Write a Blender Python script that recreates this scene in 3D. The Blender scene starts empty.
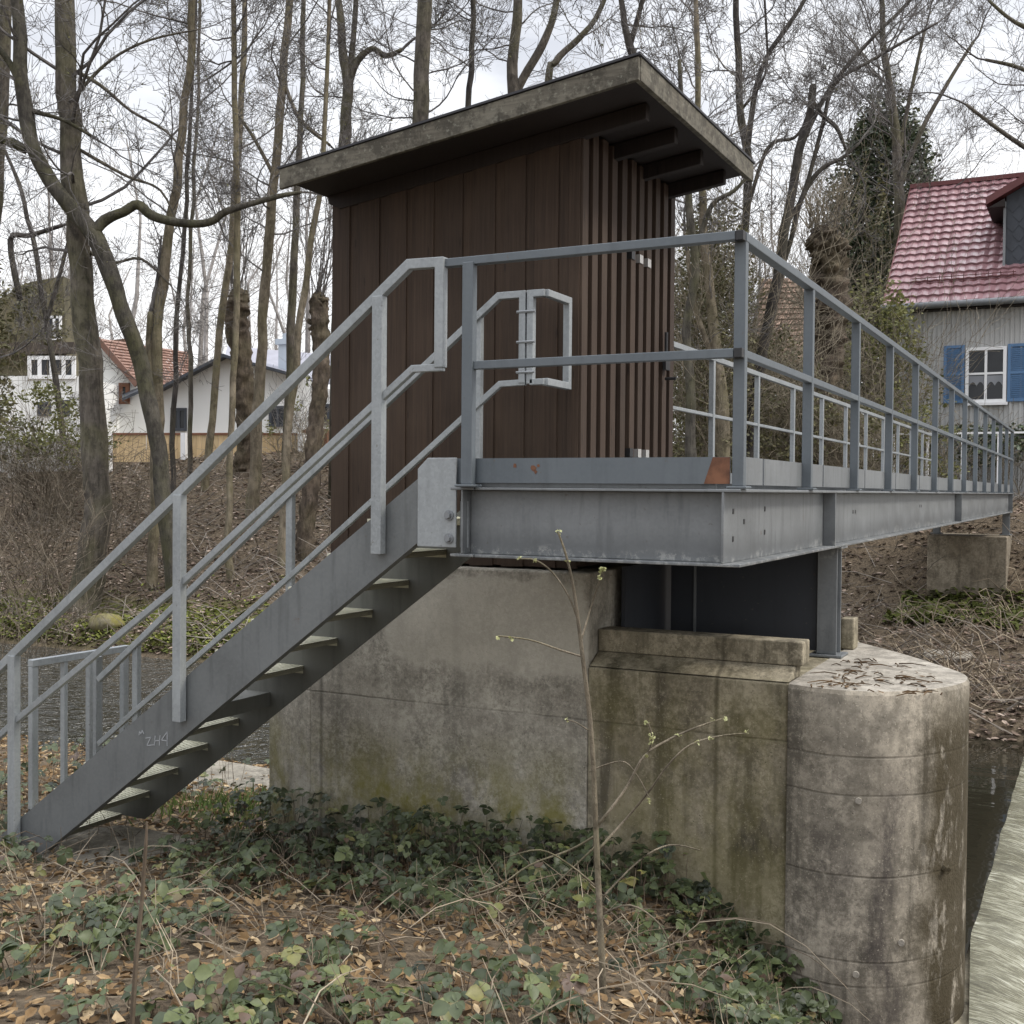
import bpy, math, random
from mathutils import Vector, noise
random.seed(7)
R = math.radians
scene = bpy.context.scene
COL = scene.collection
rnd = random.random
def U(a, b): return a + (b - a) * random.random()

# ------------------------------------------------------------------ camera
F = 1150.0
CR = Vector((0.89020513, 0.45548098, 0.00847974))      # camera right
CD = Vector((0.01644613, -0.0135299, -0.99977321))     # camera down
CF = Vector((-0.45526295, 0.89014269, -0.01953529))    # camera forward
def ray(px, py): return CR * ((px - 512) / F) + CD * ((py - 512) / F) + CF
def at(px, py, depth): return ray(px, py) * depth       # a point at this distance in front of the camera
def onX(px, py, c): d = ray(px, py); return d * (c / d.x)
def onY(px, py, c): d = ray(px, py); return d * (c / d.y)
def onZ(px, py, c): d = ray(px, py); return d * (c / d.z)
from mathutils import Matrix
cam_d = bpy.data.cameras.new('camera'); cam = bpy.data.objects.new('camera', cam_d); COL.objects.link(cam)
m = Matrix.Identity(4)
for i in range(3):
    m[i][0] = CR[i]; m[i][1] = -CD[i]; m[i][2] = -CF[i]
cam.matrix_world = m
cam_d.sensor_width = 36; cam_d.lens = F / 1024 * 36; cam_d.clip_start = 0.05; cam_d.clip_end = 3000
scene.camera = cam

# ------------------------------------------------------------------ mesh helper
class MB:
    def __init__(s): s.v = []; s.f = []; s.mi = []; s.t = []; s.sm = False
    def poly(s, pts, mi=0, t=0.5):
        n = len(s.v); s.v += [tuple(p) for p in pts]; s.t += [t] * len(pts)
        s.f.append(tuple(range(n, n + len(pts)))); s.mi.append(mi)
    def box(s, a, b, mi=0, t=0.5):
        x0, x1 = sorted((a[0], b[0])); y0, y1 = sorted((a[1], b[1])); z0, z1 = sorted((a[2], b[2]))
        n = len(s.v)
        s.v += [(x0,y0,z0),(x1,y0,z0),(x1,y1,z0),(x0,y1,z0),(x0,y0,z1),(x1,y0,z1),(x1,y1,z1),(x0,y1,z1)]
        s.t += [t] * 8
        for q in ((0,3,2,1),(4,5,6,7),(0,1,5,4),(1,2,6,5),(2,3,7,6),(3,0,4,7)):
            s.f.append(tuple(n + k for k in q)); s.mi.append(mi)
        return s
    def prism(s, pts, ex, mi=0, t=0.5):
        """closed outline pts (Vectors) extruded along vector ex"""
        pts = [Vector(p) for p in pts]; ex = Vector(ex)
        nrm = Vector((0, 0, 0))
        for i in range(len(pts)): nrm += pts[i].cross(pts[(i + 1) % len(pts)])
        if nrm.dot(ex) > 0: pts = pts[::-1]
        n = len(s.v); k = len(pts)
        s.v += [tuple(p) for p in pts] + [tuple(p + ex) for p in pts]; s.t += [t] * 2 * k
        s.f.append(tuple(range(n, n + k))); s.f.append(tuple(range(n + 2 * k - 1, n + k - 1, -1))); s.mi += [mi, mi]
        for i in range(k):
            j = (i + 1) % k
            s.f.append((n + i, n + k + i, n + k + j, n + j)); s.mi.append(mi)
        return s
    def bar(s, p, q, w, h, up=(0, 0, 1), mi=0, t=0.5):
        p = Vector(p); q = Vector(q); d = (q - p).normalized(); up = Vector(up)
        sd = d.cross(up)
        if sd.length < 1e-5: sd = d.cross(Vector((0, 1, 0)))
        sd.normalize(); u = sd.cross(d).normalized()
        a = sd * w / 2; b = u * h / 2
        n = len(s.v)
        s.v += [tuple(x) for x in (p-a-b, p+a-b, p+a+b, p-a+b, q-a-b, q+a-b, q+a+b, q-a+b)]; s.t += [t] * 8
        for qd in ((0,1,2,3),(7,6,5,4),(0,4,5,1),(1,5,6,2),(2,6,7,3),(3,7,4,0)):
            s.f.append(tuple(n + k for k in qd)); s.mi.append(mi)
        return s
    def pipe(s, pts, w, h, mi=0, up=(0, 0, 1)):
        """square bar with mitred bends"""
        pts = [Vector(p) for p in pts]; N = len(pts); n0 = len(s.v); up = Vector(up)
        for i in range(N):
            if i == 0: d = pts[1] - pts[0]; tn = d.normalized(); k = 1
            elif i == N - 1: d = pts[-1] - pts[-2]; tn = d.normalized(); k = 1
            else:
                d1 = (pts[i] - pts[i-1]).normalized(); d2 = (pts[i+1] - pts[i]).normalized()
                tn = (d1 + d2).normalized(); k = 1 / max(0.35, tn.dot(d1))
            sd = up
            u = sd.cross(tn).normalized() * h / 2 * k
            a = sd.normalized() * w / 2
            s.v += [tuple(pts[i] + x) for x in (-a - u, a - u, a + u, -a + u)]; s.t += [0.5] * 4
        for i in range(N - 1):
            b = n0 + 4 * i
            for k in range(4):
                s.f.append((b + k, b + (k + 1) % 4, b + 4 + (k + 1) % 4, b + 4 + k)); s.mi.append(mi)
        s.f.append((n0 + 3, n0 + 2, n0 + 1, n0)); b = n0 + 4 * (N - 1); s.f.append((b, b + 1, b + 2, b + 3)); s.mi += [mi, mi]
        return s
    def tube(s, pts, rad, n=6, mi=0, t=0.5, cap=True, wob=0.0, wf=2.2):
        N = len(pts); n0 = len(s.v)
        pts = [Vector(p) for p in pts]
        ref = Vector((0.31, 0.87, 0.38))
        for i in range(N):
            tn = (pts[min(i + 1, N - 1)] - pts[max(i - 1, 0)])
            if tn.length < 1e-9: tn = Vector((0, 0, 1))
            tn.normalize()
            if abs(tn.dot(ref)) > 0.95: ref = Vector((0.9, -0.2, 0.1))
            a = tn.cross(ref).normalized(); b = tn.cross(a)
            r = rad[i] if not isinstance(rad, (int, float)) else rad
            for k in range(n):
                an = 2 * math.pi * k / n; rr = r
                if wob: rr = r * (1 + wob * noise.noise(pts[i] * wf + Vector((math.cos(an), math.sin(an), 0)) * 1.3) + (0.7 * wob * noise.noise(pts[i] * wf * 2.7 + Vector((math.cos(an), math.sin(an), 0)) * 3.4) if wf > 4 else 0))
                s.v.append(tuple(pts[i] + a * (rr * math.cos(an)) + b * (rr * math.sin(an))))
        s.t += [t] * (N * n)
        for i in range(N - 1):
            for k in range(n):
                b0 = n0 + i * n; k2 = (k + 1) % n
                s.f.append((b0 + k, b0 + n + k, b0 + n + k2, b0 + k2)); s.mi.append(mi)
        if cap:
            s.f.append(tuple(n0 + k for k in range(n))); s.f.append(tuple(n0 + (N - 1) * n + k for k in range(n - 1, -1, -1))); s.mi += [mi, mi]
        return s
    def build(s, name, mats, parent=None, loc=None, smooth=False, bevel=0, tint=False):
        me = bpy.data.meshes.new(name); me.from_pydata(s.v, [], s.f)
        if not isinstance(mats, (list, tuple)): mats = [mats]
        for mm in mats: me.materials.append(mm)
        if len(mats) > 1: me.polygons.foreach_set('material_index', s.mi)
        if smooth: me.polygons.foreach_set('use_smooth', [True] * len(s.f))
        if tint:
            a = me.attributes.new('tint', 'FLOAT', 'POINT'); a.data.foreach_set('value', s.t)
        me.update()
        o = bpy.data.objects.new(name, me); COL.objects.link(o)
        attach(o, parent, loc)
        if bevel:
            b = o.modifiers.new('bevel', 'BEVEL'); b.width = bevel; b.segments = 2; b.limit_method = 'ANGLE'; b.angle_limit = R(40)
        return o
WL = {}
def attach(o, parent, loc=None):
    """loc = world position of the object's origin (meshes built in world coordinates leave it out)"""
    w = Vector(loc) if loc is not None else Vector((0, 0, 0))
    WL[o.name] = w
    if parent is not None:
        o.parent = parent; o.location = w - WL[parent.name]
    else: o.location = w
def thing(name, loc, label, cat, group=None):
    o = bpy.data.objects.new(name, None); o.empty_display_size = 0.2; COL.objects.link(o); attach(o, None, loc)
    return tag(o, label, cat, group)
def tag(o, label, cat, group=None):
    o['label'] = label; o['category'] = cat
    if group: o['group'] = group
    return o
def kind(o, k, label=None, cat=None):
    o['kind'] = k
    if label: o['label'] = label
    if cat: o['category'] = cat
    return o
def dup(o, parent, loc):
    c = o.copy(); COL.objects.link(c); attach(c, parent, loc); return c

# ------------------------------------------------------------------ materials
class NT:
    def __init__(s, name):
        s.m = bpy.data.materials.new(name); s.m.use_nodes = True; s.n = s.m.node_tree; s.l = s.n.links
        s.b = s.n.nodes['Principled BSDF']; s.o = s.n.nodes['Material Output']; s.tc = s.n.nodes.new('ShaderNodeTexCoord')
    def set(s, sock, val):
        if hasattr(val, 'is_output'): s.l.new(val, sock)
        elif isinstance(val, (tuple, list)) and sock.type == 'RGBA' and len(val) == 3: sock.default_value = (*val, 1)
        else: sock.default_value = val
    def vec(s, scale=(1, 1, 1), loc=(0, 0, 0), rot=(0, 0, 0), src=None):
        mp = s.n.nodes.new('ShaderNodeMapping'); s.l.new(src or s.tc.outputs['Object'], mp.inputs[0])
        mp.inputs['Scale'].default_value = scale; mp.inputs['Location'].default_value = loc; mp.inputs['Rotation'].default_value = rot
        return mp.outputs[0]
    def noise(s, scale, detail=4, rough=0.55, vec=None, dist=0.0):
        n = s.n.nodes.new('ShaderNodeTexNoise'); s.l.new(vec or s.tc.outputs['Object'], n.inputs['Vector'])
        n.inputs['Scale'].default_value = scale; n.inputs['Detail'].default_value = detail; n.inputs['Roughness'].default_value = rough
        n.inputs['Distortion'].default_value = dist
        return n.outputs['Fac']
    def vor(s, scale, vec=None, feature='F1', out='Distance', rand=1.0):
        n = s.n.nodes.new('ShaderNodeTexVoronoi'); n.feature = feature; s.l.new(vec or s.tc.outputs['Object'], n.inputs['Vector'])
        n.inputs['Scale'].default_value = scale; n.inputs['Randomness'].default_value = rand
        return n.outputs[out]
    def ramp(s, fac, *stops):
        n = s.n.nodes.new('ShaderNodeValToRGB'); e = n.color_ramp.elements
        while len(e) < len(stops): e.new(0.5)
        for i, (p, c) in enumerate(stops):
            e[i].position = p; e[i].color = (*c, 1) if isinstance(c, (tuple, list)) else (c, c, c, 1)
        s.set(n.inputs[0], fac); return n.outputs[0]
    def math(s, op, a, b=0.0, c=None, clamp=False):
        n = s.n.nodes.new('ShaderNodeMath'); n.operation = op; n.use_clamp = clamp
        s.set(n.inputs[0], a); s.set(n.inputs[1], b)
        if c is not None: s.set(n.inputs[2], c)
        return n.outputs[0]
    def mix(s, fac, a, b, mode='MIX'):
        n = s.n.nodes.new('ShaderNodeMix'); n.data_type = 'RGBA'; n.blend_type = mode
        s.set(n.inputs[0], fac); s.set(n.inputs[6], a); s.set(n.inputs[7], b); return n.outputs[2]
    def xyz(s, src=None):
        n = s.n.nodes.new('ShaderNodeSeparateXYZ'); s.l.new(src or s.tc.outputs['Object'], n.inputs[0]); return n.outputs
    def attr(s, name):
        n = s.n.nodes.new('ShaderNodeAttribute'); n.attribute_name = name; return n.outputs['Fac']
    def bump(s, h, strength=0.3, dist=0.01):
        n = s.n.nodes.new('ShaderNodeBump'); s.set(n.inputs['Height'], h); n.inputs['Strength'].default_value = strength; n.inputs['Distance'].default_value = dist
        s.l.new(n.outputs[0], s.b.inputs['Normal'])
    def fin(s, color, rough=0.7, metal=0.0, spec=0.5):
        s.set(s.b.inputs['Base Color'], color); s.set(s.b.inputs['Roughness'], rough); s.set(s.b.inputs['Metallic'], metal)
        s.b.inputs['Specular IOR Level'].default_value = spec
        return s.m
def band(n, v, lo, hi, soft):
    """1 inside lo..hi, falling off over soft"""
    a = n.math('DIVIDE', n.math('SUBTRACT', v, lo), soft, clamp=True)
    b = n.math('DIVIDE', n.math('SUBTRACT', hi, v), soft, clamp=True)
    return n.math('MULTIPLY', a, b, clamp=True)

def steel(name, c0, c1, rough=0.5, metal=0.35, spangle=1.0, dirt=0.35, grime=False):
    n = NT(name)
    sp = n.vor(70, out='Color', vec=n.vec()); sepv = n.xyz(sp)[0]
    big = n.noise(2.3, 5); streak = n.noise(6, 4, vec=n.vec((3, 3, 0.35)))
    c = n.mix(n.ramp(big, (0.3, 0.0), (0.7, 1.0)), c0, c1)
    c = n.mix(n.math('MULTIPLY', sepv, 0.22 * spangle), c, tuple(min(1, x * 1.5) for x in c1))
    c = n.mix(n.math('MULTIPLY', n.ramp(streak, (0.52, 0.0), (0.75, 1.0)), dirt), c, tuple(x * 0.5 for x in c0))
    spot = n.noise(38, 2)
    c = n.mix(n.ramp(spot, (0.70, 0.0), (0.76, 0.5)), c, (0.10, 0.085, 0.07))
    c = n.mix(n.math('MULTIPLY', n.ramp(n.noise(7, 6, 0.7, vec=n.vec(loc=(4, 4, 1))), (0.66, 0.0), (0.73, 1.0)), 0.5), c, (0.11, 0.06, 0.035))
    if grime:
        Z = n.xyz()[2]; wz = n.math('ADD', Z, n.math('MULTIPLY', n.math('SUBTRACT', n.noise(2.5, 5), 0.5), 0.22))
        c = n.mix(n.math('MULTIPLY', band(n, wz, -0.40, -0.17, 0.09), 0.5), c, tuple(x * 0.55 for x in c0))
        dep = n.math('MULTIPLY', band(n, wz, -0.42, -0.28, 0.03), n.ramp(n.noise(16, 6, 0.8), (0.5, 0.0), (0.6, 1.0)))
        c = n.mix(n.math('MULTIPLY', dep, 0.55), c, (0.36, 0.36, 0.34))
    n.bump(n.noise(25, 4), 0.06, 0.004)
    return n.fin(c, n.ramp(big, (0.3, rough - 0.08), (0.7, rough + 0.12)), metal)
M = {}
M['galv'] = steel('galvanised steel', (0.205, 0.22, 0.228), (0.295, 0.312, 0.318), 0.5, 0.3, 1.0, 0.3)
M['paint'] = steel('blue grey painted steel', (0.085, 0.100, 0.113), (0.122, 0.138, 0.150), 0.5, 0.15, 0.35, 0.3)
M['beam'] = steel('grey beam steel', (0.125, 0.133, 0.138), (0.186, 0.195, 0.199), 0.52, 0.2, 0.6, 0.5, grime=True)
M['string'] = steel('stair stringer steel', (0.105, 0.112, 0.114), (0.152, 0.160, 0.160), 0.5, 0.2, 0.6, 0.5)
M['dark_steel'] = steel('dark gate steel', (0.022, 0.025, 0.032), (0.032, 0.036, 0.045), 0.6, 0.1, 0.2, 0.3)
M['shade_steel'] = steel('shade-toned steel', (0.075, 0.076, 0.066), (0.115, 0.116, 0.102), 0.6, 0.1, 0.3, 0.5)  # shade under the treads put into the far stringer's steel colour
M['tread_edge'] = steel('mossy tread edge', (0.13, 0.125, 0.088), (0.20, 0.19, 0.14), 0.6, 0.1, 0.3, 0.4)
M['black'] = NT('black plastic').fin((0.012, 0.012, 0.013), 0.5)
n = NT('rusted steel'); M['rust'] = n.fin(n.mix(n.ramp(n.noise(14, 6), (0.35, 0.0), (0.65, 1.0)), (0.085, 0.036, 0.02), (0.19, 0.085, 0.045)), 0.85)
n = NT('grating steel'); M['grating'] = n.fin(n.mix(n.ramp(n.noise(9, 5), (0.35, 0.0), (0.7, 1.0)), (0.42, 0.41, 0.31), (0.62, 0.60, 0.47)), 0.6, 0.2)
n = NT('scratched white paint'); M['chalk'] = n.fin((0.30, 0.31, 0.32), 0.8)

def wood(name, c0, c1, c2, grain=(14, 14, 0.7), rough=0.75, wear=0.5, scl=1.0, tint=True, blotch=False):
    n = NT(name)
    g = n.noise(4.5 * scl, 6, 0.65, vec=n.vec(grain)); f = n.noise(22 * scl, 4, 0.6, vec=n.vec(grain)); big = n.noise(1.7, 3)
    c = n.mix(n.ramp(g, (0.32, 0.0), (0.68, 1.0)), c0, c1)
    c = n.mix(n.math('MULTIPLY', n.ramp(big, (0.45, 0.0), (0.75, 1.0)), wear), c, c2)
    if tint:
        t = n.attr('tint'); c = n.mix(1.0, c, n.ramp(t, (0.0, 0.75), (1.0, 1.2)), 'MULTIPLY')
    if blotch:
        c = n.mix(n.math('MULTIPLY', n.ramp(n.noise(9, 6, 0.75), (0.46, 0.0), (0.58, 1.0)), 0.75), c, tuple(x * 0.62 for x in c0))
        c = n.mix(n.math('MULTIPLY', n.ramp(n.noise(31, 4, 0.7), (0.56, 0.0), (0.66, 1.0)), 0.5), c, (0.24, 0.235, 0.19))
    kn = n.vor(2.1, vec=n.vec((6, 6, 1.2)))
    c = n.mix(n.ramp(kn, (0.06, 0.6), (0.11, 0.0)), c, tuple(x * 0.35 for x in c0))
    n.bump(f, 0.25, 0.004)
    return n.fin(c, rough, 0, 0.35)
M['hut'] = wood('dark stained hut boards', (0.025, 0.0142, 0.0082), (0.047, 0.0285, 0.0172), (0.066, 0.043, 0.028), grain=(16, 16, 0.5))
M['batten'] = wood('weathered brown battens', (0.029, 0.0175, 0.0115), (0.054, 0.034, 0.0225), (0.076, 0.053, 0.037), grain=(18, 18, 0.5))
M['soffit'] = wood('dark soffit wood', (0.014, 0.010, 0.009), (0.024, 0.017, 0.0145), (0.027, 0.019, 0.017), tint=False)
M['fascia'] = wood('weathered grey fascia', (0.070, 0.062, 0.048), (0.145, 0.130, 0.102), (0.19, 0.18, 0.145), grain=(0.9, 0.9, 12), rough=0.9, tint=False, blotch=True)
M['felt'] = NT('roofing felt').fin((0.035, 0.035, 0.04), 0.8)
M['iron'] = NT('zinc hinge plate').fin((0.45, 0.44, 0.42), 0.45, 0.5)

def concrete(name, lo, hi, seams=(), vseams=(), moss=0.0, mossbox=None, drip=0.6, patch=None, mossz=None, stains=(), blot=0.6):
    n = NT(name); X, Y, Z = n.xyz()
    big = n.noise(1.4, 7, 0.6); mid = n.noise(6, 6, 0.65); fine = n.noise(55, 4, 0.7)
    st = n.noise(5.0, 5, 0.6, vec=n.vec((1.8, 1.8, 0.16)))
    c = n.mix(n.ramp(big, (0.36, 0.0), (0.66, 1.0)), lo, hi)
    c = n.mix(n.math('MULTIPLY', n.ramp(mid, (0.47, 0.0), (0.60, 1.0)), blot), c, tuple(x * 0.55 for x in lo))
    c = n.mix(n.math('MULTIPLY', n.ramp(st, (0.5, 0.0), (0.66, 1.0)), drip), c, tuple(x * 0.32 for x in lo))
    c = n.mix(n.math('MULTIPLY', n.ramp(n.noise(3.1, 6, 0.7, vec=n.vec((1, 1, 0.6), (4, 2, 7))), (0.56, 0.0), (0.63, 1.0)), 0.45), c, tuple(min(1, x * 1.25) for x in hi))
    gr = n.noise(26, 8, 0.82); gm = n.ramp(n.noise(1.9, 5, 0.65, vec=n.vec(loc=(5, 8, 2))), (0.36, 0.15), (0.6, 1.0))
    c = n.mix(n.math('MULTIPLY', n.math('MULTIPLY', n.ramp(gr, (0.47, 0.0), (0.56, 1.0)), gm), 0.55), c, tuple(x * 0.42 for x in lo))
    c = n.mix(n.math('MULTIPLY', n.math('MULTIPLY', n.ramp(gr, (0.40, 1.0), (0.47, 0.0)), gm), 0.35), c, tuple(min(1, x * 1.2) for x in hi))
    for (x0, x1, z0, z1, amt_) in stains:
        pm = n.math('MULTIPLY', band(n, n.math('ADD', X, n.math('MULTIPLY', n.math('SUBTRACT', n.noise(3, 5), 0.5), 0.3)), x0, x1, 0.07), band(n, Z, z0, z1, 0.25))
        pm = n.math('MULTIPLY', pm, n.ramp(n.noise(13, 7, 0.8, vec=n.vec((1, 1, 0.5))), (0.36, 0.15), (0.56, 1.0)))
        c = n.mix(n.math('MULTIPLY', pm, amt_), c, (0.042, 0.035, 0.034))
    c = n.mix(n.ramp(fine, (0.30, 0.55), (0.45, 0.0)), c, tuple(x * 0.35 for x in lo))
    c = n.mix(n.ramp(n.noise(90, 2), (0.64, 0.0), (0.7, 0.35)), c, tuple(min(1, x * 1.5) for x in hi))
    h = n.math('ADD', n.math('MULTIPLY', fine, 0.35), mid)
    hole = n.vor(23); hm = n.ramp(hole, (0.05, 1.0), (0.11, 0.0)); hm = n.math('MULTIPLY', hm, n.ramp(n.noise(2.7, 3, vec=n.vec(loc=(9, 3, 1))), (0.5, 0.0), (0.6, 1.0)))
    c = n.mix(n.math('MULTIPLY', hm, 0.8), c, tuple(x * 0.2 for x in lo)); h = n.math('SUBTRACT', h, hm)
    wv = n.math('MULTIPLY', n.math('SUBTRACT', n.noise(3, 5), 0.5), 0.05)
    for z in seams:
        d = n.math('ABSOLUTE', n.math('SUBTRACT', n.math('ADD', Z, n.math('MULTIPLY', wv, 0.35)), z)); mk = n.ramp(d, (0.003, 1.0), (0.008, 0.0))
        mk = n.math('MULTIPLY', mk, n.ramp(n.noise(2.4, 4, vec=n.vec(loc=(z, 0, 3))), (0.36, 0.2), (0.55, 1.0)))
        c = n.mix(n.math('MULTIPLY', mk, 0.45), c, tuple(x * 0.22 for x in lo)); h = n.math('SUBTRACT', h, mk)
    for x in vseams:
        d = n.math('ABSOLUTE', n.math('SUBTRACT', n.math('ADD', X, n.math('MULTIPLY', wv, 0.25)), x)); mk = n.ramp(d, (0.004, 1.0), (0.02, 0.0))
        c = n.mix(n.math('MULTIPLY', mk, 0.55), c, tuple(x2 * 0.25 for x2 in lo)); h = n.math('SUBTRACT', h, n.math('MULTIPLY', mk, 0.5))
    if patch:      # repaired patch of lighter render with ragged edge
        x0, x1, z0, z1 = patch
        pm = n.math('MULTIPLY', band(n, n.math('ADD', X, n.math('MULTIPLY', wv, 8)), x0, x1, 0.05), band(n, n.math('ADD', Z, n.math('MULTIPLY', wv, 7)), z0, z1, 0.05))
        c = n.mix(n.math('MULTIPLY', pm, 0.6), c, tuple(min(1, x * 1.1) for x in hi))
    if mossbox:    # dark crust growing on one side
        x0, x1, z0, z1, col, amt = mossbox
        pm = n.math('MULTIPLY', band(n, n.math('ADD', X, n.math('MULTIPLY', wv, 5)), x0, x1, 0.10), band(n, n.math('ADD', Z, n.math('MULTIPLY', wv, 6)), z0, z1, 0.25))
        mn = n.ramp(n.noise(9, 6, 0.75, vec=n.vec((1, 1, 0.45))), (0.36, 0.0), (0.47, 1.0))
        pm = n.math('MULTIPLY', pm, mn)
        c = n.mix(n.math('MULTIPLY', pm, amt), c, col); h = n.math('ADD', h, n.math('MULTIPLY', pm, n.math('MULTIPLY', n.noise(60, 4), 2.0)))
    if moss:
        mz0, mz1 = mossz
        mn = n.ramp(n.noise(2.2, 6, 0.7, vec=n.vec((1, 1, 0.7), (2, 5, 8))), (0.40, 0.0), (0.60, 1.0))
        pm = n.math('MULTIPLY', mn, band(n, Z, mz0, mz1, 0.5))
        c = n.mix(n.math('MULTIPLY', pm, moss), c, (0.15, 0.135, 0.016))
    n.bump(h, 0.35, 0.012)
    return n.fin(c, 0.9, 0, 0.25)
LO, HI = (0.265, 0.241, 0.197), (0.44, 0.41, 0.345)
M['con_tall'] = concrete('pier concrete', LO, HI, seams=(-1.335,), vseams=(-4.52,), moss=0.85, mossz=(-2.9, -1.45), drip=0.4, blot=0.42, patch=(-4.05, -2.62, -1.12, -0.5))
M['con_low'] = concrete('stained pier concrete', (0.20, 0.172, 0.12), (0.36, 0.318, 0.235), seams=(-1.335,), vseams=(-1.86,), moss=0.28, mossz=(-2.9, -0.8), drip=0.8, stains=((-1.80, -1.48, -2.2, -1.6, 0.95),))
M['con_nose'] = concrete('cutwater concrete', (0.20, 0.177, 0.14), (0.385, 0.342, 0.275), seams=(-1.36, -1.56, -1.98, -2.42, -2.55, -2.8), drip=0.75, stains=((-1.05, -0.86, -3.6, -1.35, 0.75), (-1.35, -1.1, -2.2, -1.55, 0.5)), mossbox=(-0.84, -0.40, -6.0, -0.995, (0.040, 0.030, 0.013), 0.9))
M['con_top'] = concrete('pale bare concrete', (0.27, 0.245, 0.205), (0.42, 0.385, 0.33), drip=0.2)
M['con_slab'] = concrete('weathered slab concrete', (0.17, 0.155, 0.125), (0.29, 0.265, 0.22), drip=0.2)
M['con_far'] = concrete('far pier concrete', (0.17, 0.14, 0.10), (0.30, 0.26, 0.20), drip=0.5, moss=0.95, mossz=(-3.3, -1.75))

def bark(name, c0, c1, moss=0.0, mc=(0.10, 0.105, 0.025)):
    n = NT(name)
    a = n.noise(9, 6, 0.7, vec=n.vec((1.6, 1.6, 0.35))); b = n.noise(1.3, 4)
    c = n.mix(n.ramp(a, (0.35, 0.0), (0.65, 1.0)), c0, c1)
    c = n.mix(n.math('MULTIPLY', n.ramp(n.noise(2.6, 5, vec=n.vec(loc=(3, 1, 4))), (0.5, 0.0), (0.66, 1.0)), 0.4), c, tuple(min(1, x * 1.6) for x in c1))
    if moss: c = n.mix(n.math('MULTIPLY', n.ramp(b, (0.42, 0.0), (0.6, 1.0)), moss), c, mc)
    sp_ = n.noise(5.5, 5, 0.75, vec=n.vec((1.2, 1.2, 0.8), (1, 7, 2)))
    c = n.mix(n.math('MULTIPLY', n.ramp(sp_, (0.50, 0.0), (0.60, 1.0)), 0.55), c, tuple(x * 0.55 for x in c0))
    n.bump(n.math('ADD', a, n.math('MULTIPLY', sp_, 0.8)), 0.8, 0.04)
    return n.fin(c, 0.9, 0, 0.2)
M['bark_grey'] = bark('grey bark', (0.060, 0.052, 0.044), (0.135, 0.118, 0.098), 0.25)
M['bark_moss'] = bark('mossy bark', (0.040, 0.036, 0.031), (0.088, 0.080, 0.066), 0.4, (0.075, 0.075, 0.022))
M['bark_tan'] = bark('tan bark', (0.105, 0.087, 0.062), (0.215, 0.182, 0.135), 0.4, (0.11, 0.105, 0.045))
M['bark_dark'] = bark('dark bark', (0.035, 0.031, 0.03), (0.075, 0.066, 0.06), 0.1)
M['bark_knob'] = bark('knobbly pollard bark', (0.050, 0.040, 0.032), (0.135, 0.105, 0.080), 0.15)
M['twig'] = bark('twigs', (0.085, 0.079, 0.077), (0.155, 0.143, 0.134), 0.0)
M['twig_brown'] = bark('brown twigs', (0.082, 0.067, 0.050), (0.17, 0.142, 0.108), 0.0)
M['twig_haze'] = bark('far twigs', (0.22, 0.205, 0.195), (0.33, 0.31, 0.295), 0.0)  # paler than the other twigs: distance haze put into the colour
M['twig_pale'] = bark('pale twigs', (0.14, 0.118, 0.088), (0.23, 0.20, 0.15), 0.0)

def leafmat(name, stops, rough=0.55, trans=0.0, spec=0.4):
    n = NT(name); t = n.attr('tint')
    c = n.ramp(t, *stops)
    c = n.mix(n.math('MULTIPLY', n.ramp(n.noise(40, 3), (0.35, 0.0), (0.7, 1.0)), 0.3), c, tuple(x * 0.6 for x in stops[0][1]))
    n.fin(c, rough, 0, spec)
    if trans:
        tr = n.n.nodes.new('ShaderNodeBsdfTranslucent'); n.set(tr.inputs[0], c); mx = n.n.nodes.new('ShaderNodeMixShader'); mx.inputs[0].default_value = trans
        n.l.new(n.b.outputs[0], mx.inputs[1]); n.l.new(tr.outputs[0], mx.inputs[2]); n.l.new(mx.outputs[0], n.o.inputs[0])
    return n.m
M['bramble'] = leafmat('bramble leaves', ((0.0, (0.018, 0.024, 0.010)), (0.35, (0.036, 0.048, 0.019)), (0.70, (0.072, 0.092, 0.037)), (0.86, (0.115, 0.135, 0.05)), (0.93, (0.17, 0.16, 0.05)), (1.0, (0.10, 0.065, 0.045))), 0.48, 0.12)
M['litter'] = leafmat('dead leaves', ((0.0, (0.055, 0.035, 0.019)), (0.4, (0.165, 0.103, 0.050)), (0.78, (0.29, 0.195, 0.100)), (1.0, (0.47, 0.36, 0.22))), 0.8, 0.1, 0.2)
M['litter_far'] = leafmat('dead leaves on the far bank', ((0.0, (0.055, 0.040, 0.031)), (0.4, (0.155, 0.110, 0.083)), (0.75, (0.30, 0.225, 0.175)), (1.0, (0.50, 0.41, 0.34))), 0.85, 0.05, 0.2)
M['straw'] = leafmat('dry stems', ((0.0, (0.055, 0.040, 0.030)), (0.5, (0.16, 0.125, 0.088)), (1.0, (0.36, 0.30, 0.22))), 0.8, 0.0, 0.2)
M['brush'] = leafmat('grey brushwood', ((0.0, (0.07, 0.058, 0.048)), (0.5, (0.15, 0.128, 0.105)), (1.0, (0.28, 0.25, 0.215))), 0.85, 0.0, 0.2)
M['ivy'] = leafmat('ivy leaves', ((0.0, (0.028, 0.040, 0.022)), (0.5, (0.062, 0.084, 0.044)), (0.9, (0.125, 0.15, 0.075)), (1.0, (0.17, 0.155, 0.09))), 0.45, 0.1)
M['olive'] = leafmat('olive foliage', ((0.0, (0.07, 0.07, 0.032)), (0.5, (0.13, 0.125, 0.06)), (1.0, (0.22, 0.20, 0.10))), 0.6, 0.2)
M['fresh'] = leafmat('fresh spring leaves', ((0.0, (0.085, 0.09, 0.03)), (0.5, (0.16, 0.165, 0.06)), (1.0, (0.28, 0.275, 0.11))), 0.6, 0.35)
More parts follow.
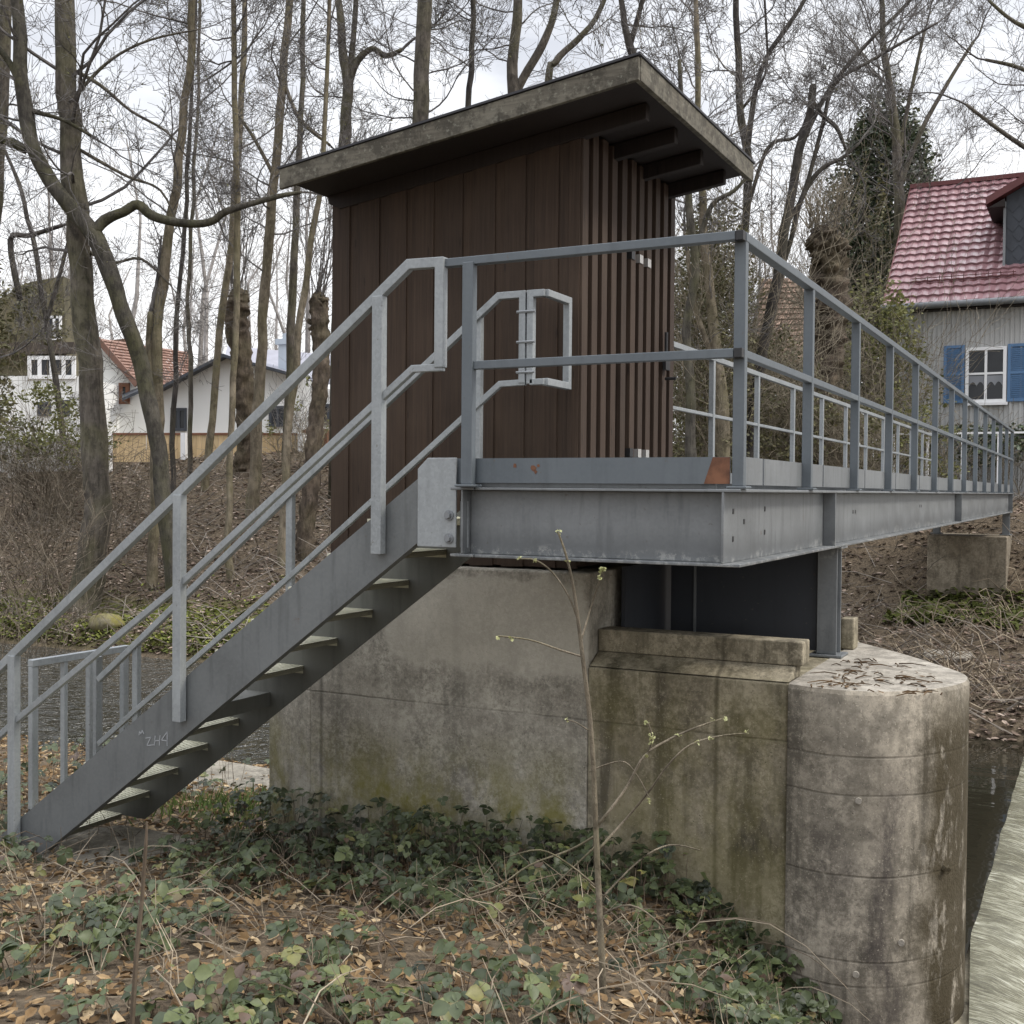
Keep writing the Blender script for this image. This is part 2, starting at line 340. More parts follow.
M['bud'] = leafmat('pale buds', ((0.0, (0.30, 0.30, 0.13)), (1.0, (0.55, 0.56, 0.30))), 0.6, 0.3)
M['grass'] = leafmat('grass', ((0.0, (0.05, 0.085, 0.02)), (0.6, (0.12, 0.18, 0.04)), (1.0, (0.22, 0.27, 0.08))), 0.6, 0.2)
M['mossleaf'] = leafmat('moss', ((0.0, (0.05, 0.06, 0.012)), (0.5, (0.115, 0.13, 0.024)), (1.0, (0.22, 0.235, 0.05))), 0.9, 0.1)

# ground: leaf mould, with mossy and bare places
n = NT('leaf mould ground'); X, Y, Z = n.xyz()
g1 = n.noise(3.0, 6, 0.7); g2 = n.noise(22, 5, 0.7); g3 = n.vor(26, out='Color')
c = n.mix(n.ramp(g2, (0.36, 0.0), (0.66, 1.0)), (0.045, 0.036, 0.026), (0.14, 0.110, 0.078))
c = n.mix(n.math('MULTIPLY', n.xyz(g3)[0], 0.35), c, (0.23, 0.175, 0.118))
c = n.mix(n.ramp(g1, (0.5, 0.0), (0.7, 0.5)), c, (0.07, 0.052, 0.034))
far = n.math('MULTIPLY', band(n, Y, 14.0, 16.6, 0.5), band(n, X, -60, -7.0, 2.0))
mo = n.math('MULTIPLY', far, n.ramp(n.noise(1.1, 6, 0.7), (0.40, 0.0), (0.55, 1.0)))
c = n.mix(mo, c, (0.10, 0.115, 0.022))
n.bump(n.math('ADD', g2, n.math('MULTIPLY', n.xyz(g3)[1], 0.5)), 0.8, 0.04)
M['ground'] = n.fin(c, 0.95, 0, 0.1)

n = NT('river water')
w1 = n.noise(2.4, 3, 0.6, vec=n.vec((2.0, 0.9, 1.0), rot=(0, 0, R(25))), dist=0.8); w2 = n.noise(7, 3, 0.55, vec=n.vec((1.8, 0.9, 1.0)))
n.bump(n.math('ADD', w1, n.math('MULTIPLY', w2, 0.45)), 1.0, 0.4)
M['water'] = n.fin((0.022, 0.022, 0.017), 0.06, 0, 0.5)
n = NT('still water')
n.bump(n.noise(1.6, 2, 0.5, vec=n.vec((0.6, 1.6, 1.0))), 0.22, 0.03)
M['still'] = n.fin((0.020, 0.018, 0.012), 0.03, 0, 0.5)
n = NT('weir water')
s1 = n.noise(2.2, 6, 0.7, vec=n.vec((0.9, 1.6, 0.9))); s2 = n.noise(42, 6, 0.75, vec=n.vec((0.16, 1.3, 0.16), rot=(0, 0, R(-10))))
k = n.math('ADD', n.math('MULTIPLY', s1, 0.35), n.math('MULTIPLY', s2, 0.65))
k = n.math('ADD', k, n.math('MULTIPLY', n.math('ADD', n.xyz()[0], 0.30), 0.11))
c = n.ramp(k, (0.37, (0.050, 0.047, 0.030)), (0.48, (0.155, 0.150, 0.100)), (0.56, (0.33, 0.325, 0.25)), (0.64, (0.74, 0.74, 0.69)))
n.bump(k, 0.3, 0.03)
M['weir'] = n.fin(c, n.ramp(k, (0.4, 0.08), (0.62, 0.5)), 0, 0.5)

# house materials
def plain(name, col, rough=0.8, var=0.12, sc=3.0):
    n = NT(name); c = n.mix(n.math('MULTIPLY', n.ramp(n.noise(sc, 5, vec=n.vec((1, 1, 0.5))), (0.4, 0.0), (0.7, 1.0)), 1.0), col, tuple(x * (1 - var * 2) for x in col))
    n.bump(n.noise(30, 3), 0.1, 0.01); return n.fin(c, rough)
M['render'] = plain('white render', (0.78, 0.78, 0.76), 0.85, 0.05, 0.8)
M['white'] = plain('white paint', (0.80, 0.80, 0.80), 0.5, 0.03)
M['blue'] = plain('blue shutter paint', (0.085, 0.175, 0.32), 0.55, 0.06)
M['greywood'] = plain('grey painted boards', (0.46, 0.46, 0.45), 0.8, 0.10, 2.0)
M['slate'] = plain('dark slate', (0.045, 0.052, 0.065), 0.6, 0.2, 4)
M['wallgrey'] = plain('grey garden wall', (0.36, 0.345, 0.32), 0.9, 0.15)
M['zinc'] = plain('zinc gutter', (0.20, 0.21, 0.22), 0.45, 0.1)
M['ridge_red'] = plain('dark red trim', (0.13, 0.035, 0.035), 0.5, 0.1)
M['brownwall'] = plain('olive brown wall', (0.12, 0.105, 0.06), 0.9, 0.25, 1.5)
M['darkwall'] = plain('dark wall', (0.07, 0.055, 0.045), 0.9, 0.2, 1.5)
M['roof_grey'] = plain('grey roof covering', (0.26, 0.26, 0.30), 0.6, 0.08)
M['chim'] = plain('chimney metal', (0.42, 0.47, 0.52), 0.4, 0.05)
M['brick'] = plain('brown brick', (0.16, 0.09, 0.06), 0.9, 0.2, 4)
M['plank'] = wood('yellow fence planks', (0.50, 0.36, 0.19), (0.64, 0.48, 0.28), (0.66, 0.52, 0.33), grain=(6, 6, 0.6), rough=0.7)
M['door'] = plain('red brown frame', (0.20, 0.085, 0.045), 0.7, 0.1)
M['curtain'] = plain('lace curtain', (0.25, 0.26, 0.28), 0.9, 0.1)
n = NT('window glass'); M['glass'] = n.fin((0.018, 0.02, 0.024), 0.12, 0, 0.35)
def tiles(name, c0, c1, gloss):
    n = NT(name); t = n.attr('tint'); c = n.mix(t, c0, c1); c = n.mix(n.math('MULTIPLY', n.ramp(n.noise(2.5, 5), (0.45, 0.0), (0.7, 1.0)), 0.3), c, tuple(x * 0.6 for x in c0))
    return n.fin(c, gloss)
M['tile_red'] = tiles('glazed red tiles', (0.235, 0.128, 0.138), (0.325, 0.19, 0.20), 0.27)
M['tile_red'].node_tree.nodes['Principled BSDF'].inputs['Specular IOR Level'].default_value = 0.9
M['tile_brown'] = tiles('old brown tiles', (0.15, 0.095, 0.068), (0.28, 0.19, 0.14), 0.85)
M['tile_orange'] = tiles('orange tiles', (0.19, 0.105, 0.078), (0.26, 0.155, 0.118), 0.85)
V = Vector
# ================================================================== concrete pier
pier = thing('sluice_pier', (-2.6, 6.9, -2.6), 'big stained concrete pier with rounded cutwater carrying the wooden hut', 'bridge pier')
b = MB(); b.prism([(-4.52, 6.0, -3.6), (-2.575, 6.0, -3.6), (-2.575, 6.0, -0.47), (-4.40, 6.0, -0.47), (-4.40, 6.0, -1.05), (-4.52, 6.0, -1.05)], (0, 2.0, 0))
b.build('hut_base_wall', M['con_tall'], pier, bevel=0.012)
b = MB(); b.prism([(-4.52, 6.003, -3.6), (-4.52, 8.0, -3.6), (-4.98, 8.0, -3.6), (-4.96, 6.13, -3.6)], (0, 0, 2.55))
b.build('end_wall', M['con_tall'], pier, bevel=0.012)
b = MB()
b.box((-2.573, 6.0, -3.6), (-1.437, 8.0, -1.003))
b.prism([(-2.573, 6.0, -0.998), (-2.573, 6.13, -0.93), (-2.573, 6.25, -0.93), (-2.573, 6.25, -0.998)], (1.143, 0, 0))       # weathered ledge
b.build('low_wall', M['con_low'], pier, bevel=0.01)
b = MB(); b.box((-2.57, 6.13, -0.928), (-1.395, 6.30, -0.80))
b.build('parapet_lip', M['con_low'], pier, bevel=0.008)
# rounded cutwater
ctrl = [(-1.43, 5.965), (-1.20, 5.905), (-0.98, 5.955), (-0.83, 6.07), (-0.715, 6.22), (-0.635, 6.41), (-0.61, 6.60), (-0.65, 6.80), (-0.80, 7.06), (-1.10, 7.50), (-1.44, 7.92)]
out = []
for i in range(len(ctrl) - 1):
    p0 = V(ctrl[max(i - 1, 0)]); p1 = V(ctrl[i]); p2 = V(ctrl[i + 1]); p3 = V(ctrl[min(i + 2, len(ctrl) - 1)])
    for k in range(5):
        t = k / 5
        out.append(0.5 * ((2 * p1) + (p2 - p0) * t + (2 * p0 - 5 * p1 + 4 * p2 - p3) * t * t + (-p0 + 3 * p1 - 3 * p2 + p3) * t ** 3))
out.append(V(ctrl[-1]))
loop = out + [V((-1.435, 7.9)), V((-1.435, 6.02))]
b = MB(); nl = len(loop); zs = [-5.4, -3.3, -2.7, -2.2, -1.7, -1.3, -1.02]
for z in zs: b.v += [(p.x, p.y, z) for p in loop]
b.v += [((p.x + 1.4) * 0.985 - 1.4, (p.y - 6.9) * 0.985 + 6.9, -1.0) for p in loop]
b.t = [0.5] * len(b.v)
for i in range(len(zs)):
    for k in range(nl):
        k2 = (k + 1) % nl; b.f.append((i * nl + k, i * nl + k2, (i + 1) * nl + k2, (i + 1) * nl + k)); b.mi.append(0)
b.f.append(tuple(len(zs) * nl + k for k in range(nl))); b.mi.append(1)
# order of faces must face outwards
cut = b.build('cutwater', [M['con_nose'], M['con_top']], pier)
me = cut.data
import bmesh
bm = bmesh.new(); bm.from_mesh(me); bmesh.ops.recalc_face_normals(bm, faces=bm.faces); bm.to_mesh(me); bm.free()
for p in me.polygons: p.use_smooth = (p.material_index == 0 and p.area < 0.2 and p.normal.z < 0.5)
for (x, y, z) in ((-1.06, 5.925, -1.55), (-1.06, 5.925, -2.43), (-0.86, 6.035, -2.27)):
    b = MB(); b.tube([V((x, y + 0.01, z)), V((x + 0.004, y - 0.012, z))], 0.016, 12); b.build('form_tie_plug', M['con_top'], pier)
b = MB(); b.tube([V((-0.70, 6.28, -1.93)), V((-0.667, 6.25, -1.94))], 0.019, 10, wob=0.3); b.build('drain_pipe_stub', M['con_nose'], pier)
b = MB(); b.box((-1.46, 7.46, -0.998), (-1.375, 7.60, -0.80)); b.build('bearing_block', M['con_low'], pier, bevel=0.01)

# fallen twigs on the cutwater top
b = MB()
for i in range(75):
    x, y = U(-1.35, -0.68), U(6.0, 7.2)
    if x > -1.0 and y > 6.9 - (x + 1.0) * 1.2: continue
    a = U(0, 6.28); L = U(0.03, 0.16)
    p = V((x, y, -1.015)); q = p + V((math.cos(a), math.sin(a), 0)) * L
    if q.x > -0.70: continue
    b.tube([p, (p + q) / 2 + V((U(-.01, .01), U(-.01, .01), 0.008)), q], [0.004, 0.004, 0.002], 4, t=U(0, 0.3))
for i in range(45):
    x, y = U(-1.3, -0.75), U(6.05, 6.9); a = U(0, 6.28); s_ = U(0.012, 0.03)
    d = V((math.cos(a), math.sin(a), U(-.1, .2))); e = V((-d.y, d.x, U(-.2, .2)))
    p = V((x, y, -1.013)); b.poly([p - d * s_, p + e * s_ * 0.5, p + d * s_, p - e * s_ * 0.5], t=U(0, 0.35))
kind(b.build('twig_litter', M['litter'], None, tint=True), 'stuff', 'dark twigs and leaf scraps lying on the pale top of the cutwater', 'litter')

# ================================================================== wooden hut
hut = thing('wooden_hut', (-3.5, 6.9, -0.45), 'dark brown boarded hut with a mono-pitch roof standing on the concrete pier', 'hut')
HX0, HX1, HY0, HY1 = -4.497, -2.762, 6.20, 7.82
def roofz(x): return 2.172 + (x + 2.205) * 0.1323          # underside line of the fascia
b = MB()
def board_z(x): return roofz(x) + 0.06
b.box((HX0 + 0.03, HY0 + 0.035, -0.46), (HX1 - 0.03, HY0 + 0.05, 1.8), t=0.3)
xs = HX0; k = 0
while xs < HX1 - 0.02:
    w = U(0.10, 0.125) if k % 2 == 0 else U(0.085, 0.11)
    x1 = min(xs + w, HX1)
    yf = HY0 + 0.004 if k % 2 == 0 else HY0 + 0.013
    b.prism([(xs - (0.018 if k % 2 == 0 else 0), yf, -0.465 + U(-.008, .008)), (x1 + (0.018 if k % 2 == 0 else 0), yf, -0.465), (x1 + (0.018 if k % 2 == 0 else 0), yf, board_z(x1)), (xs - (0.018 if k % 2 == 0 else 0), yf, board_z(xs))], (0, 0.02, 0), t=U(0.3, 0.75))
    xs = x1; k += 1
fw = b.build('front_wall', M['hut'], hut, tint=True, bevel=0.002)
b = MB()
b.prism([(HX0 + 0.02, HY0 + 0.03, -0.46), (HX0 + 0.02, HY1, -0.46), (HX0 + 0.02, HY1, 1.87), (HX0 + 0.02, HY0 + 0.03, 1.87)], (-0.02, 0, 0), t=0.4)
b.box((HX0 + 0.04, HY1 - 0.02, -0.46), (HX1 - 0.02, HY1, 1.87), t=0.4)
y = HY0 + 0.05
while y < HY1 - 0.06:
    b.box((HX0 - 0.035, y, -0.46), (HX0 - 0.002, y + 0.06, 1.85), t=U(.2, .8)); y += 0.14
b.build('back_wall', M['hut'], hut, tint=True)
# right side wall: boards with deep battens; part of it is the door
b = MB(); b.box((HX1 - 0.035, HY0 + 0.03, -0.46), (HX1 - 0.002, HY0 + 0.62, 2.14), t=0.35)
nb = 11; bat = []
for i in range(nb): bat.append(HY0 + 0.015 + (HY1 - HY0 - 0.07) * i / (nb - 1) + (U(-.016, .016) if 0 < i < nb - 1 else 0))
door_b = MB(); door_b.box((HX1 - 0.034, HY0 + 0.628, -0.30), (HX1 - 0.002, HY1 - 0.02, 2.14), t=0.3)
for i, yb in enumerate(bat):
    tgt = b if i < 5 or i == nb - 1 else door_b
    tgt.box((HX1, yb, -0.44 if tgt is b else -0.3), (HX1 + 0.034, yb + 0.085, 2.14), t=U(0.15, 1.0))
b.build('side_wall', M['batten'], hut, tint=True, bevel=0.003)
dr = door_b.build('door', M['batten'], hut, tint=True, bevel=0.003)
for zz in (1.50, 0.22):
    for yb in (bat[5], bat[6], bat[7]):
        hb = MB(); hb.box((HX1 + 0.001, yb - 0.004, zz), (HX1 + 0.04, yb + 0.004 - 0.006, zz + 0.055)); hb.box((HX1 + 0.035, yb - 0.004, zz), (HX1 + 0.0399, yb + 0.06, zz + 0.055))
        hb.build('hinge', M['iron'] if yb != bat[5] else M['black'], dr)
hb = MB(); hb.tube([V((HX1 + 0.06, bat[9], 0.93)), V((HX1 + 0.06, bat[9], 1.10))], 0.012, 8); hb.box((HX1 + 0.048, bat[9] - 0.03, 0.84), (HX1 + 0.07, bat[9] + 0.06, 0.94)); hb.tube([V((HX1 + 0.05, bat[9] + 0.015, 0.78)), V((HX1 + 0.13, bat[9] + 0.015, 0.78))], 0.011, 8)
hb.build('latch', M['black'], dr)
# roof
RX0, RX1, RY0, RY1 = -4.583, -2.208, 5.74, 7.99
roof = MB().prism([(RX0 + .02, RY0 + 0.03, roofz(RX0) + 0.055), (RX1 - .02, RY0 + 0.03, roofz(RX1) + 0.055), (RX1 - .02, RY0 + 0.03, roofz(RX1) + 0.105), (RX0 + .02, RY0 + 0.03, roofz(RX0) + 0.105)], (0, RY1 - RY0 - 0.06, 0)).build('roof', M['soffit'], hut)
b = MB().prism([(RX0, RY0, roofz(RX0)), (RX1, RY0, roofz(RX1)), (RX1, RY0, roofz(RX1) + 0.122), (RX0, RY0, roofz(RX0) + 0.122)], (0, 0.028, 0))
b.build('fascia_board', M['fascia'], roof, bevel=0.003)
b = MB().prism([(RX1 - 0.03, RY0 + 0.029, roofz(RX1) + 0.002), (RX1 - 0.03, RY1, roofz(RX1) + 0.002), (RX1 - 0.03, RY1, roofz(RX1) + 0.126), (RX1 - 0.03, RY0 + 0.029, roofz(RX1) + 0.126)], (0.034, 0, 0))
b.build('fascia_board', M['fascia'], roof, bevel=0.003)
b = MB().prism([(RX0 - 0.008, RY0 - 0.008, roofz(RX0) + 0.124), (RX1 + 0.012, RY0 - 0.008, roofz(RX1) + 0.129), (RX1 + 0.012, RY0 - 0.008, roofz(RX1) + 0.142), (RX0 - 0.008, RY0 - 0.008, roofz(RX0) + 0.137)], (0, RY1 - RY0 + 0.02, 0))
b.build('roofing_felt', M['felt'], roof)
for yy in (6.195, 6.69, 7.20, 7.71):
    x0, x1 = RX0 + 0.035, -2.335
    pts = [(x0, yy, roofz(x0) + 0.052), (x0 + 0.01, yy, roofz(x0) - 0.0), (x0 + 0.10, yy, roofz(x0) - 0.040), (x1, yy, roofz(x1) - 0.040), (x1, yy, roofz(x1) + 0.052)]
    MB().prism(pts, (0, 0.06, 0)).build('rafter', M['soffit'], roof, bevel=0.004)

# ================================================================== footbridge
bridge = thing('footbridge', (-2.1, 14.0, 0), 'long grey steel footbridge with I-beams and a landing in front of the hut', 'footbridge')
ZB, ZT, TF = -0.334, 0.010, 0.014
def ibeam_y(xc, y0, y1, fw=0.16):
    b = MB(); b.box((xc - fw / 2, y0, ZB), (xc + fw / 2, y1, ZB + TF)); b.box((xc - fw / 2, y0, ZT - TF), (xc + fw / 2, y1, ZT)); b.box((xc - 0.006, y0 + .001, ZB + TF), (xc + 0.006, y1, ZT - TF)); return b
bm_side = ibeam_y(-1.482, 4.935, 22.6).build('main_beam', M['beam'], bridge, bevel=0.003)
ibeam_y(-2.76, 5.95, 22.6).build('main_beam', M['beam'], bridge, bevel=0.003)
ibeam_y(-2.80, 4.93, 5.94, 0.13).build('end_beam', M['beam'], bridge, bevel=0.003)
b = MB(); b.box((-2.734, 4.942, ZB - 0.001), (-1.563, 5.09, ZB + TF - 0.001)); b.box((-2.734, 4.942, ZT - TF), (-1.563, 5.09, ZT - 0.001)); b.box((-2.793, 5.01, ZB + TF), (-1.489, 5.022, ZT - TF))
b.build('front_beam', M['beam'], bridge, bevel=0.003)
for yy in (6.2, 7.5, 9.5, 11.5, 13.5, 15.5, 17.5, 19.5, 21.5): MB().box((-2.68, yy, ZB + 0.03), (-1.49, yy + 0.1, ZT - 0.02)).build('cross_beam', M['beam'], bridge)
for yy in (6.98, 14.0):
    MB().box((-1.474, yy, ZB + TF), (-1.405, yy + 0.014, ZT - TF)).build('stiffener', M['beam'], bridge)
MB().box((-1.474, 22.55, ZB + TF), (-1.405, 22.57, ZT - TF)).build('stiffener', M['beam'], bridge)
# bolt holes and drips on the web
for yy, zz in ((5.07, -.09), (5.07, -.215), (5.25, -.14), (5.62, -.085), (5.62, -.20), (7.9, -.13), (7.98, -.13), (11.1, -.12), (11.2, -.12)):
    MB().box((-1.477, yy, zz - 0.012), (-1.4735, yy + 0.02, zz + 0.012)).build('bolt_hole', M['black'], bridge)
# deck
b = MB(); b.box((-2.86, 4.99, 0.011), (-1.53, 5.95, 0.035)); b.box((-2.70, 5.951, 0.011), (-1.53, 22.7, 0.035)); b.build('deck', M['beam'], bridge)
# toe boards
b = MB(); b.box((-2.87, 4.957, 0.032), (-1.456, 4.963, 0.152)); tb = b.build('toe_board', M['paint'], bridge)
MB().prism([(-1.575, 4.9545, 0.033), (-1.457, 4.9545, 0.033), (-1.457, 4.9545, 0.151), (-1.535, 4.9545, 0.151)], (0, 0.0022, 0)).build('rusty_end', M['rust'], tb)
for (x, z, s_) in ((-2.52, .115, .012), (-2.42, .105, .016), (-2.395, .115, .010), (-2.41, .087, .011)):
    b = MB(); b.poly([V((x + math.cos(a) * s_ * U(.5, 1.1), 4.9555, z + math.sin(a) * s_ * U(.6, 1.3))) for a in [k * .785 for k in range(8)]]); b.build('rust_spot', M['rust'], tb)
y = 5.02; first = True
while y < 22.3:
    L = 1.31 if not first else 0.45
    MB().box((-1.455, y, 0.030), (-1.447, min(y + L, 22.4), 0.158)).build('toe_board', M['beam'], bridge); y += L + 0.03; first = False
MB().box((-2.715, 7.9, 0.03), (-2.707, 22.4, 0.15)).build('toe_board', M['beam'], bridge)
# support columns under the beam
def column(xc, yc, z0, z1, name='support_column'):
    b = MB(); b.box((xc - 0.06, yc - 0.07, z0 + 0.016), (xc + 0.06, yc - 0.058, z1)); b.box((xc - 0.06, yc + 0.058, z0 + 0.016), (xc + 0.06, yc + 0.07, z1)); b.box((xc - 0.006, yc - 0.057, z0 + 0.016), (xc + 0.006, yc + 0.057, z1))
    b.box((xc - 0.10, yc - 0.11, z0), (xc + 0.10, yc + 0.11, z0 + 0.015)); b.box((xc - 0.09, yc - 0.10, z1), (xc + 0.09, yc + 0.10, z1 + 0.012))
    return b.build(name, M['beam'], bridge, bevel=0.003)
column(-1.495, 7.28, -1.018, ZB - 0.013)
column(-1.49, 22.3, -0.74, ZB - 0.013); column(-2.66, 22.3, -0.74, ZB - 0.013)
# railings: near one wraps the landing corner
rail = MB()
T = 0.05
rail.pipe([(-2.95 + 0.035, 4.935, 1.115), (-1.435, 4.935, 1.115)], 0.05, 0.04, up=(0, 1, 0))
rail.bar((-2.735, 4.935, 0.605), (-1.437, 4.935, 0.605), 0.04, 0.04)
rail.box((-1.445, 4.962, 1.095), (-1.395, 22.4, 1.135)); rail.box((-1.44, 4.962, 0.59), (-1.40, 22.4, 0.625))
nr = rail.build('railing', M['paint'], bridge, bevel=0.003)
for z in (1.115, 0.605): MB().box((-1.4345, 4.914, z - 0.021), (-1.398, 4.957, z + 0.021)).build('end_cap', M['black'], nr, bevel=0.002)
pm = MB(); pm.box((-0.03, -0.022, 0.0), (0.03, 0.022, 1.083)); pm.box((-0.05, -0.05, -0.012), (0.05, 0.05, -0.001))
p0 = pm.build('post', M['paint'], nr, loc=(-2.762, 4.925, 0.024), bevel=0.003)
pc = MB(); pc.box((-0.026, -0.022, 0.0), (0.026, 0.022, 1.083)); pc.box((-0.045, -0.045, -0.012), (0.045, 0.045, -0.001))
p1 = pc.build('post', M['paint'], nr, loc=(-1.424, 4.985, 0.024), bevel=0.003)
y = 6.31
while y < 22.5:
    dup(p1, nr, (-1.424, y, 0.024)); y += 1.345
FX = -2.75
fr = MB(); fr.box((FX - 0.02, 7.86, 1.03), (FX + 0.02, 22.4, 1.07)); fr.box((FX - 0.015, 7.86, 0.585), (FX + 0.015, 22.4, 0.61))
fr = fr.build('railing', M['galv'], bridge, bevel=0.003)
pp = MB().box((-0.02, -0.024, 0.0), (0.02, 0.024, 0.995)).build('post', M['galv'], fr, loc=(FX, 8.84, 0.035), bevel=0.003)
y = 10.18
while y < 22.5:
    if abs(y - 8.84) > 0.1: dup(pp, fr, (FX, y, 0.035))
    y += 1.34

# dark sluice gate under the bridge
gate = thing('sluice_gate', (-2.0, 7.3, -1.0), 'dark steel sluice plate in shadow under the footbridge beside the support column', 'sluice gate')
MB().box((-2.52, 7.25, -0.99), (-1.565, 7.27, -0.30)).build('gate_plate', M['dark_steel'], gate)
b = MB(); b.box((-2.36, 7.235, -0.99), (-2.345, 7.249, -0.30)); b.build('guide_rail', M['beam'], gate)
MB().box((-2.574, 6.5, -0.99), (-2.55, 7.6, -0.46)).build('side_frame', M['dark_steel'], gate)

# ================================================================== staircase
st = thing('steel_staircase', (-5.95, 5.4, -2.25), 'galvanised steel staircase with open grating treads and handrails climbing to the footbridge landing', 'staircase')
YN, YF = 4.945, 5.80
def stringer(y, th):
    pts = [(-6.20, y, -2.26), (-5.745, y, -2.26), (-3.066, y, -0.275), (-3.066, y, 0.048)]
    # top edge back down to the foot
    pts += [(-5.94, y, -2.066)]
    b = MB().prism(pts, (0, th, 0))
    return b
s1 = stringer(YN, 0.01)
s1.prism([(-5.745, YN + .011, -2.258), (-3.066, YN + .011, -0.273), (-3.066, YN + .011, -0.262), (-5.745, YN + .011, -2.247)], (0, 0.05, 0))
so = s1.build('stringer', M['string'], st)
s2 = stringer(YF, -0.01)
s2.build('stringer', M['shade_steel'], st)
# scratched marks on the near stringer
def stroke(pts):
    for a, c in zip(pts, pts[1:]):
        p, q = V(onY(a[0], a[1], YN - 0.0015)), V(onY(c[0], c[1], YN - 0.0015)); g.bar(p, q, 0.0055, 0.002, up=(0, 1, 0))
g = MB()
def zz(p): return (p[0] / 5.12, p[1] / 5.12 + 560)
stroke([zz(p) for p in ((745, 912), (772, 908), (752, 950), (790, 946))])
stroke([zz(p) for p in ((795, 900), (790, 950))]); stroke([zz(p) for p in ((820, 898), (816, 950))]); stroke([zz(p) for p in ((792, 926), (818, 924))])
stroke([zz(p) for p in ((856, 952), (856, 880), (826, 922), (858, 926))])
stroke([zz(p) for p in ((712, 898), (714, 876), (722, 892), (728, 872), (736, 890))])
g.build('scratched_lettering', M['chalk'], so)
mp = MB(); mp.prism([(-3.058, YN - 0.012, -0.29), (-2.835, YN - 0.012, -0.29), (-2.835, YN - 0.012, 0.155), (-3.0, YN - 0.012, 0.155), (-3.058, YN - 0.012, 0.10)], (0, 0.012, 0))
mo_ = mp.build('mounting_plate', M['galv'], st, bevel=0.003)
for zb in (-0.13, -0.245):
    p = V((-2.872, YN - 0.012, zb)); bb = MB(); bb.tube([p, p + V((0, -0.008, 0))], 0.026, 14); bb.tube([p + V((0, -0.008, 0)), p + V((0, -0.026, 0))], 0.017, 6); bb.build('bolt', M['zinc'], mo_)
MB().box((-2.834, YN + 0.03, -0.29), (-2.79, YN + 0.04, -0.06)).build('lug_plate', M['galv'], mo_)
MB().prism([(-3.058, YF + 0.012, -0.29), (-2.87, YF + 0.012, -0.29), (-2.87, YF + 0.012, 0.035), (-3.058, YF + 0.012, 0.035)], (0, -0.012, 0)).build('mounting_plate', M['galv'], st)
# treads
tr = MB(); W0, W1 = YN + 0.065, YF - 0.012; D = 0.275
cy = (W0 + W1) / 2
for i in range(25):
    yy = W0 + (W1 - W0) * (i + 0.5) / 25; tr.box((-D / 2 + 0.004, yy - 0.009 - cy, -0.028), (D / 2 - 0.004, yy + 0.009 - cy, -0.003))
for i in range(9):
    xx = -D / 2 + 0.004 + (D - 0.008) * i / 8; tr.box((xx - 0.009, W0 - cy, -0.012), (xx + 0.009, W1 - cy, 0.0))
tr.box((-D / 2 - 0.004, W0 - cy, -0.032), (-D / 2, W1 - cy, 0.0), 1); tr.box((D / 2, W0 - cy, -0.032), (D / 2 + 0.005, W1 - cy, -0.001), 1)
tr.box((-D / 2, W0 - 0.005 - cy, -0.05), (D / 2, W0 - cy, 0.0)); tr.box((-D / 2, W1 - cy, -0.05), (D / 2, W1 + 0.005 - cy, 0.0))
t0 = None
for k in range(1, 13):
    loc = (-3.39 - 0.257 * (k - 2) - D / 2, cy, 0.03 - 0.19 * k)
    if t0 is None: t0 = tr.build('tread', [M['grating'], M['tread_edge']], st, loc=loc)
    elif k == 7: MB().box((-D / 2, W0 - cy, -0.09), (D / 2, W1 - cy, 0.0)).build('cross_plate', M['shade_steel'], st, loc=loc)
    else: dup(t0, st, loc)
# hand rails (near and far)
def hand_rail(y, far):
    b = MB()
    if not far:
        b.pipe([(-2.918, y, 0.60), (-2.918, y, 1.118), (-3.10, y, 1.122), (-4.616, y, -0.038), (-5.955, y, -1.04), (-6.35, y, -1.34)], 0.045, 0.05, up=(0, 1, 0))
        b.pipe([(-2.90, y, 0.60), (-3.075, y, 0.60), (-4.60, y, -0.545), (-5.93, y, -1.445), (-6.35, y, -1.755)], 0.032, 0.036, up=(0, 1, 0))
    else:
        b.pipe([(-2.912, y, 0.60), (-2.912, y, 1.10), (-3.065, y, 1.10), (-4.54, y, -0.035), (-5.86, y, -1.085), (-6.20, y, -1.35)], 0.04, 0.04, up=(0, 1, 0))
        b.pipe([(-2.895, y, 0.605), (-3.055, y, 0.60), (-4.535, y, -0.555), (-5.85, y, -1.53), (-6.20, y, -1.80)], 0.03, 0.034, up=(0, 1, 0))
    h = b.build('handrail', M['galv'], st, bevel=0.003)
    return h
hn = hand_rail(4.915, False); hf = hand_rail(5.815, True)
for (x, z0, z1) in ((-3.277, -0.335, 0.975), (-4.612, -1.325, -0.045), (-5.958, -2.22, -1.05)):
    pb = MB(); pb.box((x - 0.03, 4.885, z0), (x + 0.03, 4.935, z1)); pb.box((x - 0.055, 4.9365, z0 + 0.02), (x - 0.031, 4.944, z0 + 0.14))
    po = pb.build('post', M['galv'], hn, bevel=0.003)
    for dz in (0.045, 0.115):
        p = V((x - 0.043, 4.9365, z0 + dz)); bb = MB(); bb.tube([p, p + V((0, -0.012, 0))], 0.009, 6); bb.build('bolt', M['zinc'], po)
for px in (478, 291, 137):
    x = onY(px, 400, 5.83).x
    zt = 1.122 + (x + 3.10) * 0.7765; zb = 0.04 + (x + 3.077) * 0.738 - 0.12
    MB().box((x - 0.024, 5.812, zb), (x + 0.024, 5.852, zt - 0.04)).build('post', M['galv'], hf, bevel=0.003)
